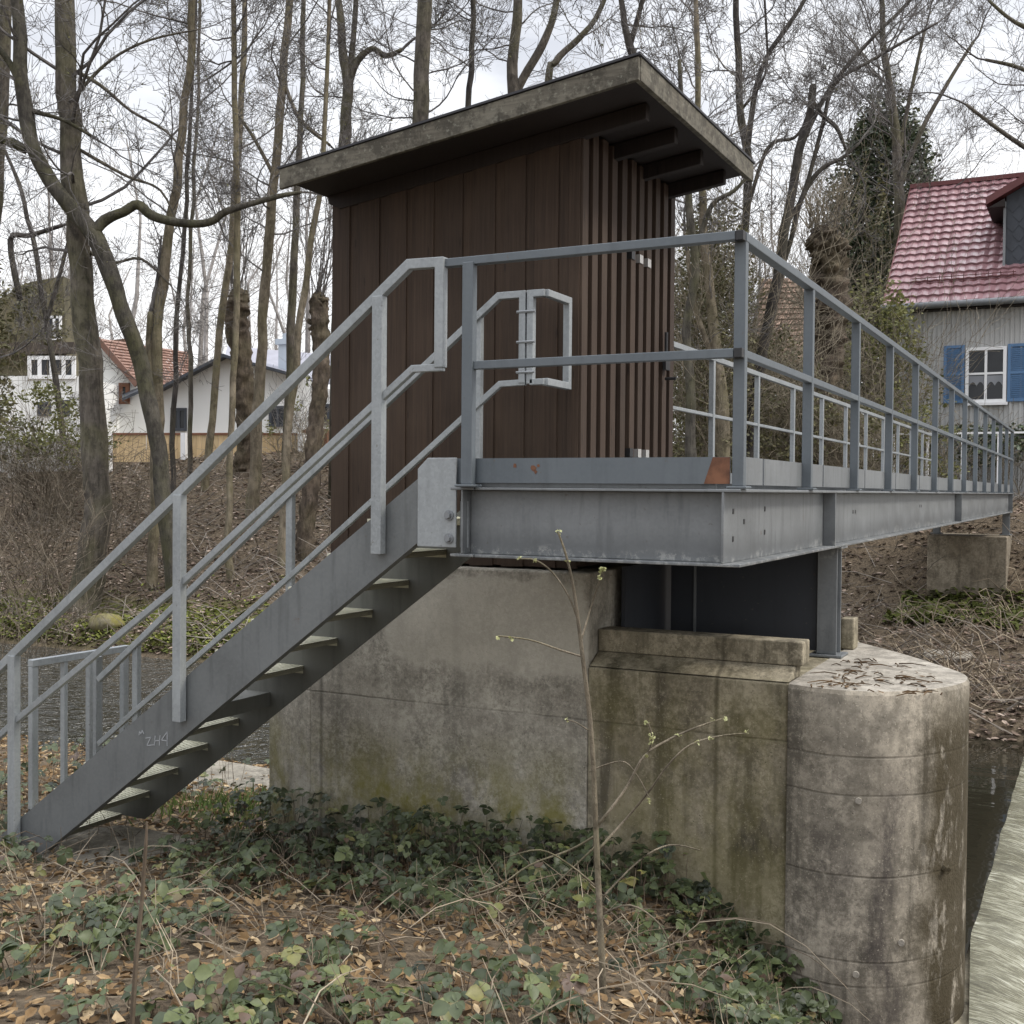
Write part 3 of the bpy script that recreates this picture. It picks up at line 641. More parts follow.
# loop rail bolted to the far handrail, turning towards the hut wall
lp = MB()
lp.pipe([(-2.865, 5.82, 0.595), (-2.865, 5.82, 1.10), (-2.777, 5.82, 1.10)], 0.04, 0.04, up=(0, 1, 0))
lp.pipe([(-2.777, 5.82, 1.10), (-2.777, 6.12, 1.10), (-2.777, 6.12, 0.605), (-2.777, 5.82, 0.605)], 0.04, 0.04, up=(1, 0, 0))
lp.bar((-2.865, 5.82, 0.605), (-2.777, 5.82, 0.605), 0.04, 0.034)
lo_ = lp.build('end_loop', M['galv'], st, bevel=0.003)
for z in (0.66, 0.83, 1.0):
    bb = MB(); bb.tube([V((-2.945, 5.797, z)), V((-2.83, 5.797, z))], 0.008, 6); bb.build('bolt', M['zinc'], lo_)

# barrier gate across the foot of the stairs
gt = thing('barrier_gate', (-6.3, 5.7, -2.25), 'low galvanised barrier frame with upright bars across the foot of the steel staircase', 'gate')
b = MB(); b.bar((-6.3, 5.32, -1.18), (-6.3, 6.17, -1.18), 0.05, 0.045)
b.build('top_rail', M['galv'], gt, bevel=0.003); b = MB(); b.bar((-6.3, 5.32, -2.17), (-6.3, 6.17, -2.17), 0.04, 0.04); b.build('bottom_rail', M['galv'], gt, bevel=0.003)
gp = None
for y, w in ((5.345, 0.05), (5.60, 0.03), (5.82, 0.03), (6.145, 0.05)):
    b = MB(); b.box((-6.32, y - w / 2, -2.30), (-6.28, y + w / 2, -1.204)); b.build('upright_bar', M['galv'], gt, bevel=0.002)
b = MB(); b.box((-6.40, 5.93, -2.40), (-6.35, 5.99, -1.22)); b.build('stop_post', M['galv'], gt, bevel=0.003)
# move the pier a touch so that the hut sits on its edge
for o in pier.children:
    for v in o.data.vertices: v.co *= 1.02
# ================================================================== terrain
def sm(x, a, b):
    t = min(1.0, max(0.0, (x - a) / (b - a))); return t * t * (3 - 2 * t)
def H(x, y):
    s = -0.455 * max(x, -9.0) + 0.89 * y
    if s < 3.9: z = -1.6 - 0.064 * max(s, -8)
    elif s < 7: z = -1.85 - 0.14 * (s - 3.9)
    else: z = -2.284 - 0.11 * (s - 7)
    z -= 1.2 * sm(y, 8.8, 11.0)
    z -= 1.55 * sm(x, -2.35, 0.2) * sm(y, 3.2, 6.0) + 1.0 * sm(x, 0.1, 1.2) * sm(y, 2.5, 5.0)
    z += 0.05 * noise.noise(V((x * 1.1, y * 1.1, 0))) + 0.03 * noise.noise(V((x * 3.1, y * 3.1, 5)))
    # far bank: tall leafy slope on the left, abutment slope at the bridge end
    l = -3.0 + 0.5 * sm(y, 13.6, 14.6) + 0.08 * max(0, min(y, 15.8) - 14.4) + 0.34 * max(0, min(y, 25.5) - 15.8) + 0.06 * max(0, min(y, 34) - 25.5)
    r = -3.0 + 0.35 * sm(y, 13.6, 14.6) + 0.095 * max(0, min(y, 21.2) - 14.2) + 0.75 * max(0, min(y, 23.4) - 21.2) + 0.04 * max(0, min(y, 32) - 23.4)
    k = sm(x, -11, -3.2); f = l * (1 - k) + r * k
    f += (0.16 * noise.noise(V((x * 0.45, y * 0.45, 3))) + 0.07 * noise.noise(V((x * 1.4, y * 1.4, 1)))) * sm(y, 14.0, 16)
    if y < 13.6 or x > -0.5: f -= 1.6 * (1 - sm(y, 12.4, 14.0)) + 0.0
    return max(z, f, -4.7)
def G(px, py, d0=2.0, d1=70):
    d = d0; rr = ray(px, py)
    while d < d1:
        p = rr * d
        if p.z < H(p.x, p.y): return p
        d += 0.05
    return rr * d1
def gp(x, y, dz=0.0): return V((x, y, H(x, y) + dz))
def axis(parts):
    o = []
    for a, b_, st_ in parts:
        k = a
        while k < b_ - 1e-6: o.append(k); k += st_
    o.append(parts[-1][1]); return o
ax = axis([(-500, -100, 50), (-100, -44, 8), (-44, -10, 0.5), (-10, 2.4, 0.11), (2.4, 12, 0.6), (12, 60, 6), (60, 500, 55)])
ay = axis([(-300, -20, 40), (-20, 1.0, 1.0), (1.0, 9.4, 0.11), (9.4, 13, 0.4), (13, 28, 0.3), (28, 50, 1.5), (50, 100, 8), (100, 900, 80)])
b = MB(); nx = len(ax)
for y in ay:
    for x in ax: b.v.append((x, y, H(x, y)))
for j in range(len(ay) - 1):
    for i in range(nx - 1):
        a = j * nx + i; b.f.append((a, a + 1, a + nx + 1, a + nx)); b.mi.append(0)
kind(b.build('ground', M['ground'], smooth=True), 'structure')
# river above the weir, and the sheet of water sliding over the weir
b = MB(); b.poly([(-200, 4, -2.8), (-5.0, 4, -2.8), (-5.0, 18, -2.8), (-200, 18, -2.8)])
b.poly([(-5.0, 7.2, -2.8), (-3.0, 7.2, -2.8), (-3.0, 18, -2.8), (-5.0, 18, -2.8)])
kind(b.build('river', M['water']), 'structure')
b = MB(); b.poly([(-3.0, 7.2, -2.8), (-0.68, 7.2, -2.8), (-0.66, 18, -2.8), (-3.0, 18, -2.8)])
kind(b.build('river', M['still']), 'structure')
b = MB(); prof = [(0, 0), (0.12, -0.012), (0.28, -0.06), (0.5, -0.2), (0.8, -0.5), (1.2, -0.95), (1.8, -1.5), (2.6, -1.75), (6, -1.8)]
ys = [5.9 + 0.12 * i for i in range(91)]
for y in ys:
    for (dx, dz) in prof:
        wob_ = (0.04 * noise.noise(V((dx * 2, y * 3, 0))) + 0.03 * noise.noise(V((dx * 5, y * 8, 3)))) * min(1, dx * 3)
        b.v.append((max(-0.68, -0.0885 * y) + dx + 0.012 * noise.noise(V((0, y * 2.1, 4))) * (1 if dx < 0.3 and y > 7.8 else 0), y, -2.798 + dz + wob_))
npf = len(prof)
for j in range(len(ys) - 1):
    for i in range(npf - 1):
        a = j * npf + i; b.f.append((a, a + 1, a + npf + 1, a + npf)); b.mi.append(0)
kind(b.build('weir_water', M['weir'], smooth=True), 'structure')
b = MB(); b.prism([(-0.75, 6.5, -2.83), (-0.55, 6.5, -2.85), (0.4, 6.5, -3.6), (1.2, 6.5, -4.8), (-0.75, 6.5, -4.8)], (0, 9.5, 0))
weir = b.build('weir', M['con_low']); tag(weir, 'concrete weir crest running from the cutwater across the river under the falling water', 'weir')

# ================================================================== far bridge pier, slabs, stones
p = thing('abutment_pier', (-2.08, 22.0, -1.9), 'square brown-stained concrete pier under the far end of the footbridge', 'bridge pier')
b = MB(); b.box((-2.72, 21.5, -2.6), (-1.42, 23.4, -0.745)); b.build('pier_block', M['con_far'], p, bevel=0.02)
def rough_slab(name, cx, cy, rx, ry, z0, h, mat, label, cat):
    b = MB(); pts = []
    for k in range(9):
        a = k / 9 * 6.283; q = 1 + 0.18 * noise.noise(V((k * 1.7, cx, cy)))
        pts.append((cx + rx * math.copysign(abs(math.cos(a)) ** 0.6, math.cos(a)) * q, cy + ry * math.copysign(abs(math.sin(a)) ** 0.6, math.sin(a)) * q, z0))
    b.prism(pts, (0, 0, h)); o = b.build(name, mat, bevel=0.02); return tag(o, label, cat)
q = G(222, 782); rough_slab('concrete_slab', q.x, q.y, 0.95, 0.55, q.z - 0.15, 0.19, M['con_slab'], 'pale concrete slab at the water edge left of the hut pier', 'slab')
q = onY(150, 850, 5.35); rough_slab('foundation_slab', -5.5, 5.3, 0.5, 0.4, -2.45, 0.17, M['con_slab'], 'mossy concrete footing under the lowest treads of the staircase', 'slab')
def stone(px, py, r, label, mat):
    c = G(px, py); b = MB()
    bmx = bmesh.new(); bmesh.ops.create_icosphere(bmx, subdivisions=3, radius=1)
    for v in bmx.verts:
        k = 1 + 0.28 * noise.noise(v.co * 1.4 + c) + 0.06 * noise.noise(v.co * 6)
        v.co = V((v.co.x * r * 1.25 * k, v.co.y * r * k, v.co.z * r * 0.72 * k)) + c + V((0, 0, r * 0.3))
    b.v = [tuple(v.co) for v in bmx.verts]; b.t = [0.5] * len(b.v); b.f = [tuple(v.index for v in f.verts) for f in bmx.faces]; b.mi = [0] * len(b.f); bmx.free()
    return tag(b.build('stone', mat, smooth=True), label, 'stone')
M['stone'] = concrete('mossy stone', (0.16, 0.14, 0.09), (0.30, 0.27, 0.19), moss=0.7, mossz=(-5, 2))
stone(107, 628, 0.26, 'rounded mossy stone on the far bank beside the moss strip at left', M['stone'])
q = G(948, 655); rough_slab('flat_stone', q.x, q.y, 0.35, 0.5, q.z - 0.1, 0.14, M['con_top'], 'pale flat stone on the far bank just beyond the cutwater tip', 'stone')

# ================================================================== bare trees
UP = V((0, 0, 1))
def rv(k=1.0): return V((U(-k, k), U(-k, k), U(-k, k)))
def limb(mb, p, d, L, r, lev, cnt, wig=0.35, lift=0.06, buds=None, pb=0.0, minr=0.0045):
    n = (9, 6, 4, 3)[min(lev, 3)]
    pts = [p]; dd = d.normalized()
    for i in range(n):
        dd = (dd + rv(wig * (0.75 if lev < 2 else 0.65)) + UP * lift).normalized(); pts.append(pts[-1] + dd * (L / n))
    rad = [max(minr, r * (1 - 0.7 * i / n)) for i in range(n + 1)]
    mb.tube(pts, rad, 5 if lev == 0 and r > 0.03 else 3, cap=False)
    if lev < len(cnt):
        for k in range(cnt[lev]):
            t = U(0.18, 1.0) * n; i = min(n - 1, int(t)); q = pts[i].lerp(pts[i + 1], t - i)
            ld = (pts[i + 1] - pts[i]).normalized(); sd = ld.cross(rv()).normalized(); an = U(0.45, 1.05)
            limb(mb, q, ld * math.cos(an) + sd * math.sin(an), L * U(0.3, 0.6), max(minr, rad[i] * 0.5), lev + 1, cnt, wig, lift, buds, pb, minr)
    elif buds is not None:
        for q in pts[1:]:
            if rnd() < pb:
                s_ = U(0.012, 0.032); a = rv().normalized() * s_; c = a.cross(rv()).normalized() * s_ * 0.6
                buds.poly([q - a, q + c, q + a, q - c], t=rnd())
def px_path(path, depth, wobd=0.0):
    P = [at(x, y, depth + (U(-wobd, wobd) if wobd else 0)) for x, y, w in path]; Rr = [w / 2 / F * depth for x, y, w in path]; return P, Rr
def spline(P, Rr, k=4):
    o, q = [], []
    for i in range(len(P) - 1):
        p0 = P[max(i - 1, 0)]; p1 = P[i]; p2 = P[i + 1]; p3 = P[min(i + 2, len(P) - 1)]
        for j in range(k):
            t = j / k
            o.append(0.5 * ((2 * p1) + (p2 - p0) * t + (2 * p0 - 5 * p1 + 4 * p2 - p3) * t * t + (-p0 + 3 * p1 - 3 * p2 + p3) * t ** 3)); q.append(Rr[i] + (Rr[i + 1] - Rr[i]) * t)
    o.append(P[-1]); q.append(Rr[-1]); return o, q
def tree(name, label, cat, path, bark_='bark_grey', depth=None, limbs=(), crown=(), twig='twig', group=None, buds=0.035, knob=None, shoots=None, sub=(7, 6, 4), wobble=0.18, budmat='fresh'):
    base = None
    if depth is None:
        g = G(path[0][0], path[0][1]); depth = g.dot(CF)
    P, Rr = px_path(path, depth); P, Rr = spline(P, Rr, 16 if knob else 4)
    for i in range(1, len(P)): P[i] = P[i] + V((noise.noise(P[i] * 1.1), noise.noise(P[i] * 1.1 + V((9, 0, 0))), 0)) * min(0.07, Rr[i] * 1.1)
    root = P[0].copy(); hz = H(root.x, root.y)
    if root.z > hz - 0.1:           # carry the trunk down into the ground
        P = [V((root.x, root.y, hz - 0.25))] + P; Rr = [Rr[0] * 1.25] + Rr
    t = thing(name, V((root.x, root.y, hz)), label, cat, group)
    b = MB(); b.tube(P, Rr, (26 if knob else 12) if Rr[0] > 0.09 else 8, wob=wobble, wf=5.5 if knob else 2.2)
    lim = []
    for lp_ in limbs:
        LP, LR = px_path(lp_, depth)
        if len(LP) > 1:
            off = V((0, 0, 0))
            for i in range(len(LP)): off = off + CF * U(-0.03, 0.05); LP[i] = LP[i] + off * (1 if i else 0)
        LP, LR = spline(LP, LR); b.tube(LP, LR, 7, wob=0.12); lim.append((LP, LR))
    if knob:
        kx, ky, kr, kn = knob; c = at(kx, ky, depth); rr = kr / F * depth
        for i in range(kn):
            d = rv().normalized(); d.z *= 0.7; q = c + d * rr * U(0.45, 0.95) + UP * rr * U(-2.2, 0.3) * (rnd() < 0.5); a = (d + rv(.5)).normalized() * rr * U(0.2, 0.45)
            b.tube([q - a, q - a * 0.4, q + a * 0.4, q + a], [rr * 0.2, rr * U(.16, .34), rr * U(.14, .3), rr * 0.1], 8, wob=0.9, wf=7)
    b.build('trunk', M[bark_], t, smooth=True)
    c = MB(); bd = MB()
    for (y0, y1, cntl, L, up) in crown:
        cntl = max(3, int(cntl * (0.6 if group == 'bare trees on the far bank at left' else 0.72)))         # limbs leaving the trunk between two picture heights
        for k in range(cntl):
            yy = U(y0, y1); i = 0
            for i in range(len(P) - 1):
                v = P[i + 1]; py = 512 + F * v.dot(CD) / v.dot(CF)
                if py < yy: break
            q = P[i].lerp(P[i + 1], rnd()); a = U(0, 6.28); d = V((math.cos(a), math.sin(a) * 0.8, up + U(-.25, .35)))
            limb(c, q, d, L * U(0.55, 1.2), min(Rr[i] * 0.5, 0.006 + 0.0062 * L), 0, sub, buds=bd if buds else None, pb=buds)
    for LP, LR in lim:
        n_ = max(3, int(sum((LP[i + 1] - LP[i]).length for i in range(len(LP) - 1)) * 1.6))
        for k in range(n_):
            i = int(U(0.15, 0.999) * (len(LP) - 1)); a = rv(); a.z = abs(a.z) * 0.6 + .1
            limb(c, LP[i], a, U(0.7, 2.2), min(0.012, LR[i] * 0.5), 1, sub, buds=bd if buds else None, pb=buds)
        limb(c, LP[-1], LP[-1] - LP[-2], 1.6, LR[-1] * 0.8, 0, sub)
    if shoots:
        n_, L, spread, kx, ky, kr = shoots; ctr = at(kx, ky, depth)
        for k in range(n_):
            d = V((U(-spread, spread), U(-spread, spread), 1)); limb(c, ctr + rv() * (kr / F * depth), d, L * U(0.5, 1.2), U(0.008, 0.02), 1, (0, 3, 2), wig=0.22, lift=0.1)
    if c.v: c.build('crown', M[twig], t)
    if bd.v: bd.build('young_leaves', M[budmat], t, tint=True)
    return t
GL = 'bare trees on the far bank at left'; GR = 'bare trees on the far bank at right'; GM = 'bare trees behind the hut roof'
tree('bare_tree', 'thickest straight grey trunk at the left, next to the leaning mossy tree', 'tree', [(82, 608, 39.6), (91, 565, 29.7), (97, 500, 26.1), (93, 420, 24.3), (84, 300, 22.5), (74, 180, 21.6), (66, 60, 18.9), (60, -80, 17.1), (55, -240, 12.6)], 'bark_grey', crown=((330, -60, 16, 5.0, 0.15), (-60, -200, 4, 3.5, 0.5)), group=GL, buds=0.10, limbs=[[(73, 70, 4.8), (100, 85, 3.6), (130, 110, 3.0), (165, 130, 2.4), (185, 155, 1.8)], [(76, 95, 4.2), (110, 60, 3.0), (150, 40, 2.4), (200, 30, 1.8)], [(78, 245, 4.2), (110, 262, 3.0), (140, 258, 3.0), (170, 285, 1.8)], [(80, 150, 3.6), (125, 175, 3.0), (160, 190, 2.4), (180, 230, 1.8)]])
tree('leaning_tree', 'leaning mossy tree with a long crooked side branch reaching towards the hut roof', 'tree', [(176, 600, 20.7), (169, 530, 17.0), (160, 460, 15.5), (150, 410, 16.3), (137, 350, 15.5), (119, 302, 16.3), (104, 258, 17.8), (92, 232, 19.2), (70, 208, 15.5), (48, 180, 14.8), (32, 145, 14.1), (24, 100, 14.8), (20, 40, 13.3), (12, -60, 10.4), (6, -180, 7.4)], 'bark_moss', group=GL, limbs=[[(94, 232, 11.7), (106, 218, 10.9), (122, 211, 10.1), (136, 203, 10.1), (150, 214, 10.1), (180, 222, 8.6), (208, 221, 7.8), (224, 211, 7.8), (245, 204, 6.2), (276, 195, 5.5), (300, 190, 3.1)], [(26, 150, 9.4), (10, 142, 9.4), (-10, 140, 7.8)], [(22, 90, 7.0), (8, 60, 6.2), (-10, 40, 5.5)], [(24, 110, 5.5), (60, 118, 3.9), (90, 135, 3.1)]], crown=((120, -100, 7, 3.5, 0.2),), buds=0.08)
tree('bare_tree', 'tan slender tree with a forked foot just right of the leaning mossy trunk', 'tree', [(152, 588, 10.8), (155, 500, 9.9), (157, 420, 11.7), (158, 330, 10.8), (168, 240, 9.9), (182, 130, 8.1), (193, 20, 7.2), (200, -120, 5.4)], 'bark_tan', crown=((230, -100, 12, 2.8, 0.3),), group=GL, limbs=[[(157, 420, 7.2), (150, 360, 9.9), (152, 312, 8.1)]])
tree('bare_tree', 'very thin pole-like tree close beside the tan slender tree at left', 'tree', [(172, 500, 5.4), (175, 380, 5.4), (178, 300, 4.5), (186, 200, 4.5), (193, 80, 3.6), (198, -100, 2.7)], 'bark_dark', crown=((250, -80, 8, 2.0, 0.3),), group=GL)
tree('bare_tree', 'thin dark stem standing in front of the orange roof house end', 'tree', [(189, 480, 5), (191, 380, 5), (188, 300, 4), (193, 200, 4), (199, 60, 3), (202, -100, 3)], 'bark_grey', crown=((280, -80, 8, 1.8, 0.3),), group=GL)
tree('bare_tree', 'pale thin trunk in front of the white gable, leaning slightly right', 'tree', [(205, 490, 8.1), (212, 420, 7.2), (220, 330, 7.2), (231, 240, 6.3), (240, 120, 6.3), (245, 0, 5.4), (248, -120, 4.5)], 'bark_tan', crown=((280, -100, 12, 2.4, 0.3),), group=GL)
tree('bare_tree', 'tan thin trunk with a curved foot in front of the dark pollard', 'tree', [(231, 582, 9.0), (227, 550, 7.2), (228, 500, 6.3), (231, 420, 6.3), (235, 330, 6.3), (238, 220, 6.3), (236, 100, 5.4), (232, -100, 4.5)], 'bark_tan', crown=((280, -100, 12, 2.6, 0.3),), group=GL)
tree('bare_tree', 'straight tan trunk right of the dark pollard, stouter than its thin neighbours', 'tree', [(252, 515, 13.5), (257, 420, 10.8), (263, 320, 9.9), (272, 220, 9.9), (280, 110, 8.1), (289, 0, 7.2), (293, -130, 5.4)], 'bark_tan', crown=((280, -100, 16, 3.2, 0.25),), group=GL, buds=0.06, limbs=[[(276, 180, 4.5), (255, 140, 3.6), (235, 110, 2.7)], [(283, 80, 4.5), (300, 120, 3.6), (330, 145, 2.7)]])
tree('pollard_tree', 'dark knobbly pollard between the thin tan trunks in front of the white gable house', 'tree', [(244, 475, 20), (246, 420, 18), (241, 360, 20), (237, 315, 23), (239, 298, 20), (240, 289, 8)], 'bark_knob', knob=(239, 298, 11, 26), shoots=(26, 3.6, 0.35, 239, 292, 9), twig='twig', wobble=0.35)
tree('bare_tree', 'tan curving trunk nearest the left edge of the hut', 'tree', [(283, 565, 9.9), (285, 480, 8.1), (291, 400, 7.2), (298, 330, 7.2), (308, 260, 6.3), (318, 200, 5.4), (326, 100, 4.5), (330, -80, 3.6)], 'bark_tan', crown=((320, 0, 12, 2.2, 0.2),), group=GL)
tree('bare_tree', 'grey thin trunk crossing behind the chimney of the white gable house', 'tree', [(286, 470, 9), (290, 370, 9), (292, 300, 8), (297, 200, 7), (302, 80, 5), (305, -80, 4)], 'bark_grey', crown=((320, 0, 12, 2.2, 0.2),), group=GL)
tree('pollard_tree', 'knobbly brown pollard beside the left wall of the hut', 'tree', [(306, 560, 17), (312, 470, 16), (317, 400, 15), (320, 330, 18), (318, 302, 18), (319, 292, 7)], 'bark_knob', knob=(320, 303, 11, 26), shoots=(24, 2.6, 0.5, 320, 297, 9), wobble=0.35)
tree('bare_tree', 'trunk at the top left corner, cut by the picture edge', 'tree', [(-22, 600, 18), (-12, 300, 16), (0, 120, 14), (6, 0, 12), (8, -120, 9)], 'bark_grey', crown=((380, -60, 12, 3.2, 0.15),), group=GL, buds=0.08)
tree('bare_tree', 'thin crooked dark stem in front of the ivy-covered house gable at far left', 'tree', [(67, 470, 7), (62, 430, 6), (55, 380, 6), (46, 320, 5), (35, 250, 5), (20, 190, 4), (5, 150, 3)], 'bark_dark', crown=((420, 200, 12, 1.8, 0.25),), group=GL, limbs=[[(46, 322, 4), (60, 270, 4), (72, 220, 3)], [(20, 300, 6), (10, 240, 6), (30, 235, 5), (62, 225, 4)]])
# behind the hut
tree('bare_tree', 'forked grey tree rising behind the left half of the hut roof', 'tree', [(338, 330, 14), (342, 200, 13), (346, 130, 12), (348, 85, 11), (341, 30, 8), (330, -60, 6), (326, -140, 4)], 'bark_grey', depth=27, group=GM, limbs=[[(348, 88, 8), (357, 62, 7), (372, 49, 6), (386, 56, 6), (402, 50, 4)], [(348, 85, 7), (353, 40, 6), (356, -20, 5), (352, -90, 4)]], crown=((110, -120, 8, 2.5, 0.3),))
tree('bare_tree', 'thick straight trunk rising behind the middle of the hut roof', 'tree', [(414, 330, 17), (419, 200, 16), (421, 100, 16), (425, 0, 15), (428, -140, 12)], 'bark_grey', depth=25, group=GM, crown=((150, -120, 16, 2.8, 0.25),))
tree('bare_tree', 'slim dark trunk behind the hut roof between the thick trunk and the forked trunk', 'tree', [(465, 300, 7), (468, 110, 6), (471, 60, 6), (473, 0, 5), (476, -130, 4)], 'bark_dark', depth=26, group=GM, crown=((110, -120, 14, 2.4, 0.35),))
tree('bare_tree', 'forked trunk behind the hut roof with a second stem leaning right', 'tree', [(516, 300, 15), (513, 120, 12), (514, 50, 11), (519, 0, 9), (521, -130, 7)], 'bark_grey', depth=27, group=GM, limbs=[[(514, 95, 9), (528, 70, 9), (545, 40, 8), (556, 5, 7), (564, -70, 5)]], crown=((110, -130, 12, 3.0, 0.3),))
tree('bare_tree', 'greyish stem leaning to the right just above the roof slope', 'tree', [(543, 300, 9), (548, 90, 8), (556, 62, 7), (578, 38, 6), (602, 5, 5), (640, -90, 4)], 'bark_grey', depth=30, group=GM, crown=((90, -90, 12, 2.8, 0.3),))
tree('bare_tree', 'dark twiggy tree right above the highest corner of the hut roof', 'tree', [(660, 300, 10), (640, 90, 8), (630, 45, 8), (622, 10, 6), (612, -80, 4)], 'bark_dark', depth=24, group=GM, limbs=[[(630, 45, 6), (640, 10, 5), (655, -50, 4)]], crown=((80, -110, 16, 3.2, 0.25),))
# right of the hut
tree('bare_tree', 'tall slim forked tree right of the hut roof', 'tree', [(736, 480, 10.7), (741, 380, 9.0), (744, 260, 8.2), (747, 160, 8.2), (741, 110, 7.4), (737, 40, 6.6), (732, -70, 4.9), (728, -150, 3.3)], 'bark_dark', depth=24, group=GR, limbs=[[(747, 150, 6.4), (756, 90, 5.6), (768, 55, 4.8), (786, 28, 4.8), (808, -6, 4.0), (840, -70, 3.2)], [(746, 215, 4.0), (762, 160, 4.0), (775, 142, 4.0), (795, 137, 3.2), (808, 118, 2.4)], [(741, 110, 3.2), (765, 75, 2.4), (766, 20, 2.4), (760, -60, 2.4)]], crown=((230, -120, 14, 2.8, 0.3),))
tree('broken_tree', 'leaning snag with a broken stub top and dark arching branches', 'tree', [(748, 480, 13.3), (757, 395, 11.7), (772, 300, 10.9), (788, 210, 9.4), (800, 150, 8.6), (810, 108, 7.8), (813, 86, 7.0)], 'bark_dark', depth=23, group=GR, limbs=[[(776, 285, 5.0), (790, 245, 5.0), (800, 205, 5.0), (812, 180, 5.0), (826, 165, 4.3), (845, 155, 3.6), (862, 140, 2.9)], [(797, 165, 5.0), (806, 135, 5.0), (826, 95, 5.0), (850, 62, 4.3), (880, 30, 3.6), (910, 0, 3.6), (950, -50, 2.9)], [(786, 225, 4.3), (805, 190, 4.3), (823, 125, 4.3), (836, 82, 4.3), (870, 60, 3.6), (905, 40, 2.9), (940, 20, 2.2)], [(812, 100, 5.0), (822, 115, 5.0), (836, 128, 4.3), (845, 150, 2.9)]], crown=((160, 90, 6, 1.8, 0.5),), budmat='olive', buds=0.02)
tree('pollard_tree', 'massive knobbly brown pollard stump beside the yellow-green shrub and the ivy tree', 'tree', [(818, 480, 40), (822, 400, 36), (828, 350, 32), (832, 310, 30), (828, 260, 34), (825, 238, 32), (824, 226, 14)], 'bark_knob', depth=25, knob=(826, 246, 18, 60), shoots=(60, 1.3, 0.8, 826, 240, 20), twig='twig_pale', wobble=0.45, limbs=[[(830, 400, 12), (826, 380, 18), (828, 350, 14)]])
tree('bare_tree', 'pale ivy-wrapped trunk close to the right edge of the hut behind the railing', 'tree', [(724, 480, 14), (721, 400, 13), (716, 330, 11), (708, 270, 9), (702, 200, 8), (698, 100, 6), (694, -60, 4)], 'bark_tan', depth=22, group=GR, limbs=[[(720, 380, 7), (708, 345, 6), (694, 300, 5), (688, 250, 4)]], crown=((320, 0, 12, 2.2, 0.3),))
tree('bare_tree', 'dark stem hugging the right edge of the hut', 'tree', [(692, 480, 12), (690, 400, 10), (687, 330, 9), (694, 270, 8), (690, 215, 8), (684, 150, 6), (678, 60, 4)], 'bark_moss', depth=21, group=GR, limbs=[[(690, 300, 6), (700, 240, 5), (712, 205, 5), (735, 190, 4), (752, 170, 3)]], crown=((330, 60, 10, 1.9, 0.3),))
tree('bare_tree', 'fine grey-twigged tall tree behind the ivy tree, above the grey house roof', 'tree', [(898, 420, 12), (899, 200, 10), (893, 110, 8), (884, 40, 6), (876, -80, 4)], 'bark_grey', depth=33, group=GR, limbs=[[(898, 190, 6), (922, 130, 5), (950, 80, 4), (975, 40, 3)], [(897, 160, 5), (912, 90, 4), (925, 30, 3)]], crown=((240, -80, 46, 3.8, 0.7),), twig='twig', sub=(8, 7, 4))
tree('bare_tree', 'tree beyond the right picture edge whose thin branches hang over the red roof', 'tree', [(1075, 450, 16), (1066, 200, 14), (1056, 60, 12), (1048, -60, 9)], 'bark_grey', depth=27, group=GR, limbs=[[(1062, 170, 6), (1024, 148, 5), (990, 125, 4), (965, 105, 3)], [(1064, 90, 5), (1020, 68, 4), (985, 60, 3)], [(1056, 40, 6), (1015, 22, 4), (990, 0, 3)]], crown=((240, -60, 14, 3.2, 0.1),))

# ================================================================== shrubs and leafy masses
def leaf(mb, p, s_, t, up=0.5):
    a = rv().normalized(); a.z *= 0.6; a = a.normalized() * s_; nn = (rv() + UP * up).normalized(); c = a.cross(nn).normalized() * s_ * U(0.45, 0.7)
    mb.poly([p - a, p - a * 0.2 - c, p + a, p - a * 0.2 + c], t=t)
def shrub(name, label, cat, px, py, depth, wpx, hpx, nst, leafmat_=None, nleaf=0, lsize=0.05, twig='twig_pale', group=None, sub=(4, 3), spread=0.6, leafpow=1.0, r0=0.012):
    c = at(px, py, depth); z0 = H(c.x, c.y); Ht = hpx / F * depth; W = wpx / F * depth
    t = thing(name, V((c.x, c.y, z0)), label, cat, group); b = MB(); lf = MB()
    base_z = min(z0, c.z)
    for k in range(nst):
        p = V((c.x + U(-.5, .5) * W * 0.6, c.y + U(-.4, .4) * W * 0.6, base_z - 0.05)); d = V((U(-spread, spread), U(-spread, spread), 1))
        limb(b, p, d, (Ht + (c.z - base_z)) * U(0.6, 1.05), r0 * U(.6, 1.3), 0, sub, wig=0.3, lift=0.05)
    b.build('stems', M[twig], t)
    cl = [V((U(-.5, .5), U(-.5, .5), U(0.05, 1))) for k in range(max(1, nleaf // 45))]
    for k in range(nleaf):
        q = random.choice(cl); w = q + V((random.gauss(0, .07), random.gauss(0, .07), random.gauss(0, .055)))
        e = 1 - 0.5 * max(0, w.z) ** 4
        p = V((c.x + w.x * W * e, c.y + w.y * W * e, c.z + w.z * Ht)); leaf(lf, p, lsize * U(.6, 1.3), rnd() ** leafpow)
    if nleaf: lf.build('leaves', M[leafmat_], t, tint=True)
    return t
shrub('ivy_tree', 'tall dark tree wrapped in evergreen ivy beside the red-roofed grey house', 'tree', 882, 430, 36, 106, 308, 12, 'ivy', 34000, 0.085, twig='twig_pale', sub=(6, 5), spread=0.16, r0=0.045)
shrub('climber_tree', 'olive brown twiggy climber-clad trunk in front of the dark ivy tree', 'tree', 868, 440, 33, 40, 270, 10, 'olive', 1500, 0.06, twig='twig_pale', sub=(6, 5), spread=0.14, r0=0.04)
shrub('shrub', 'yellow-green leafing shrub in front of the ivy tree', 'shrub', 875, 475, 27, 105, 185, 34, 'fresh', 4200, 0.055, sub=(5, 4), spread=0.35)
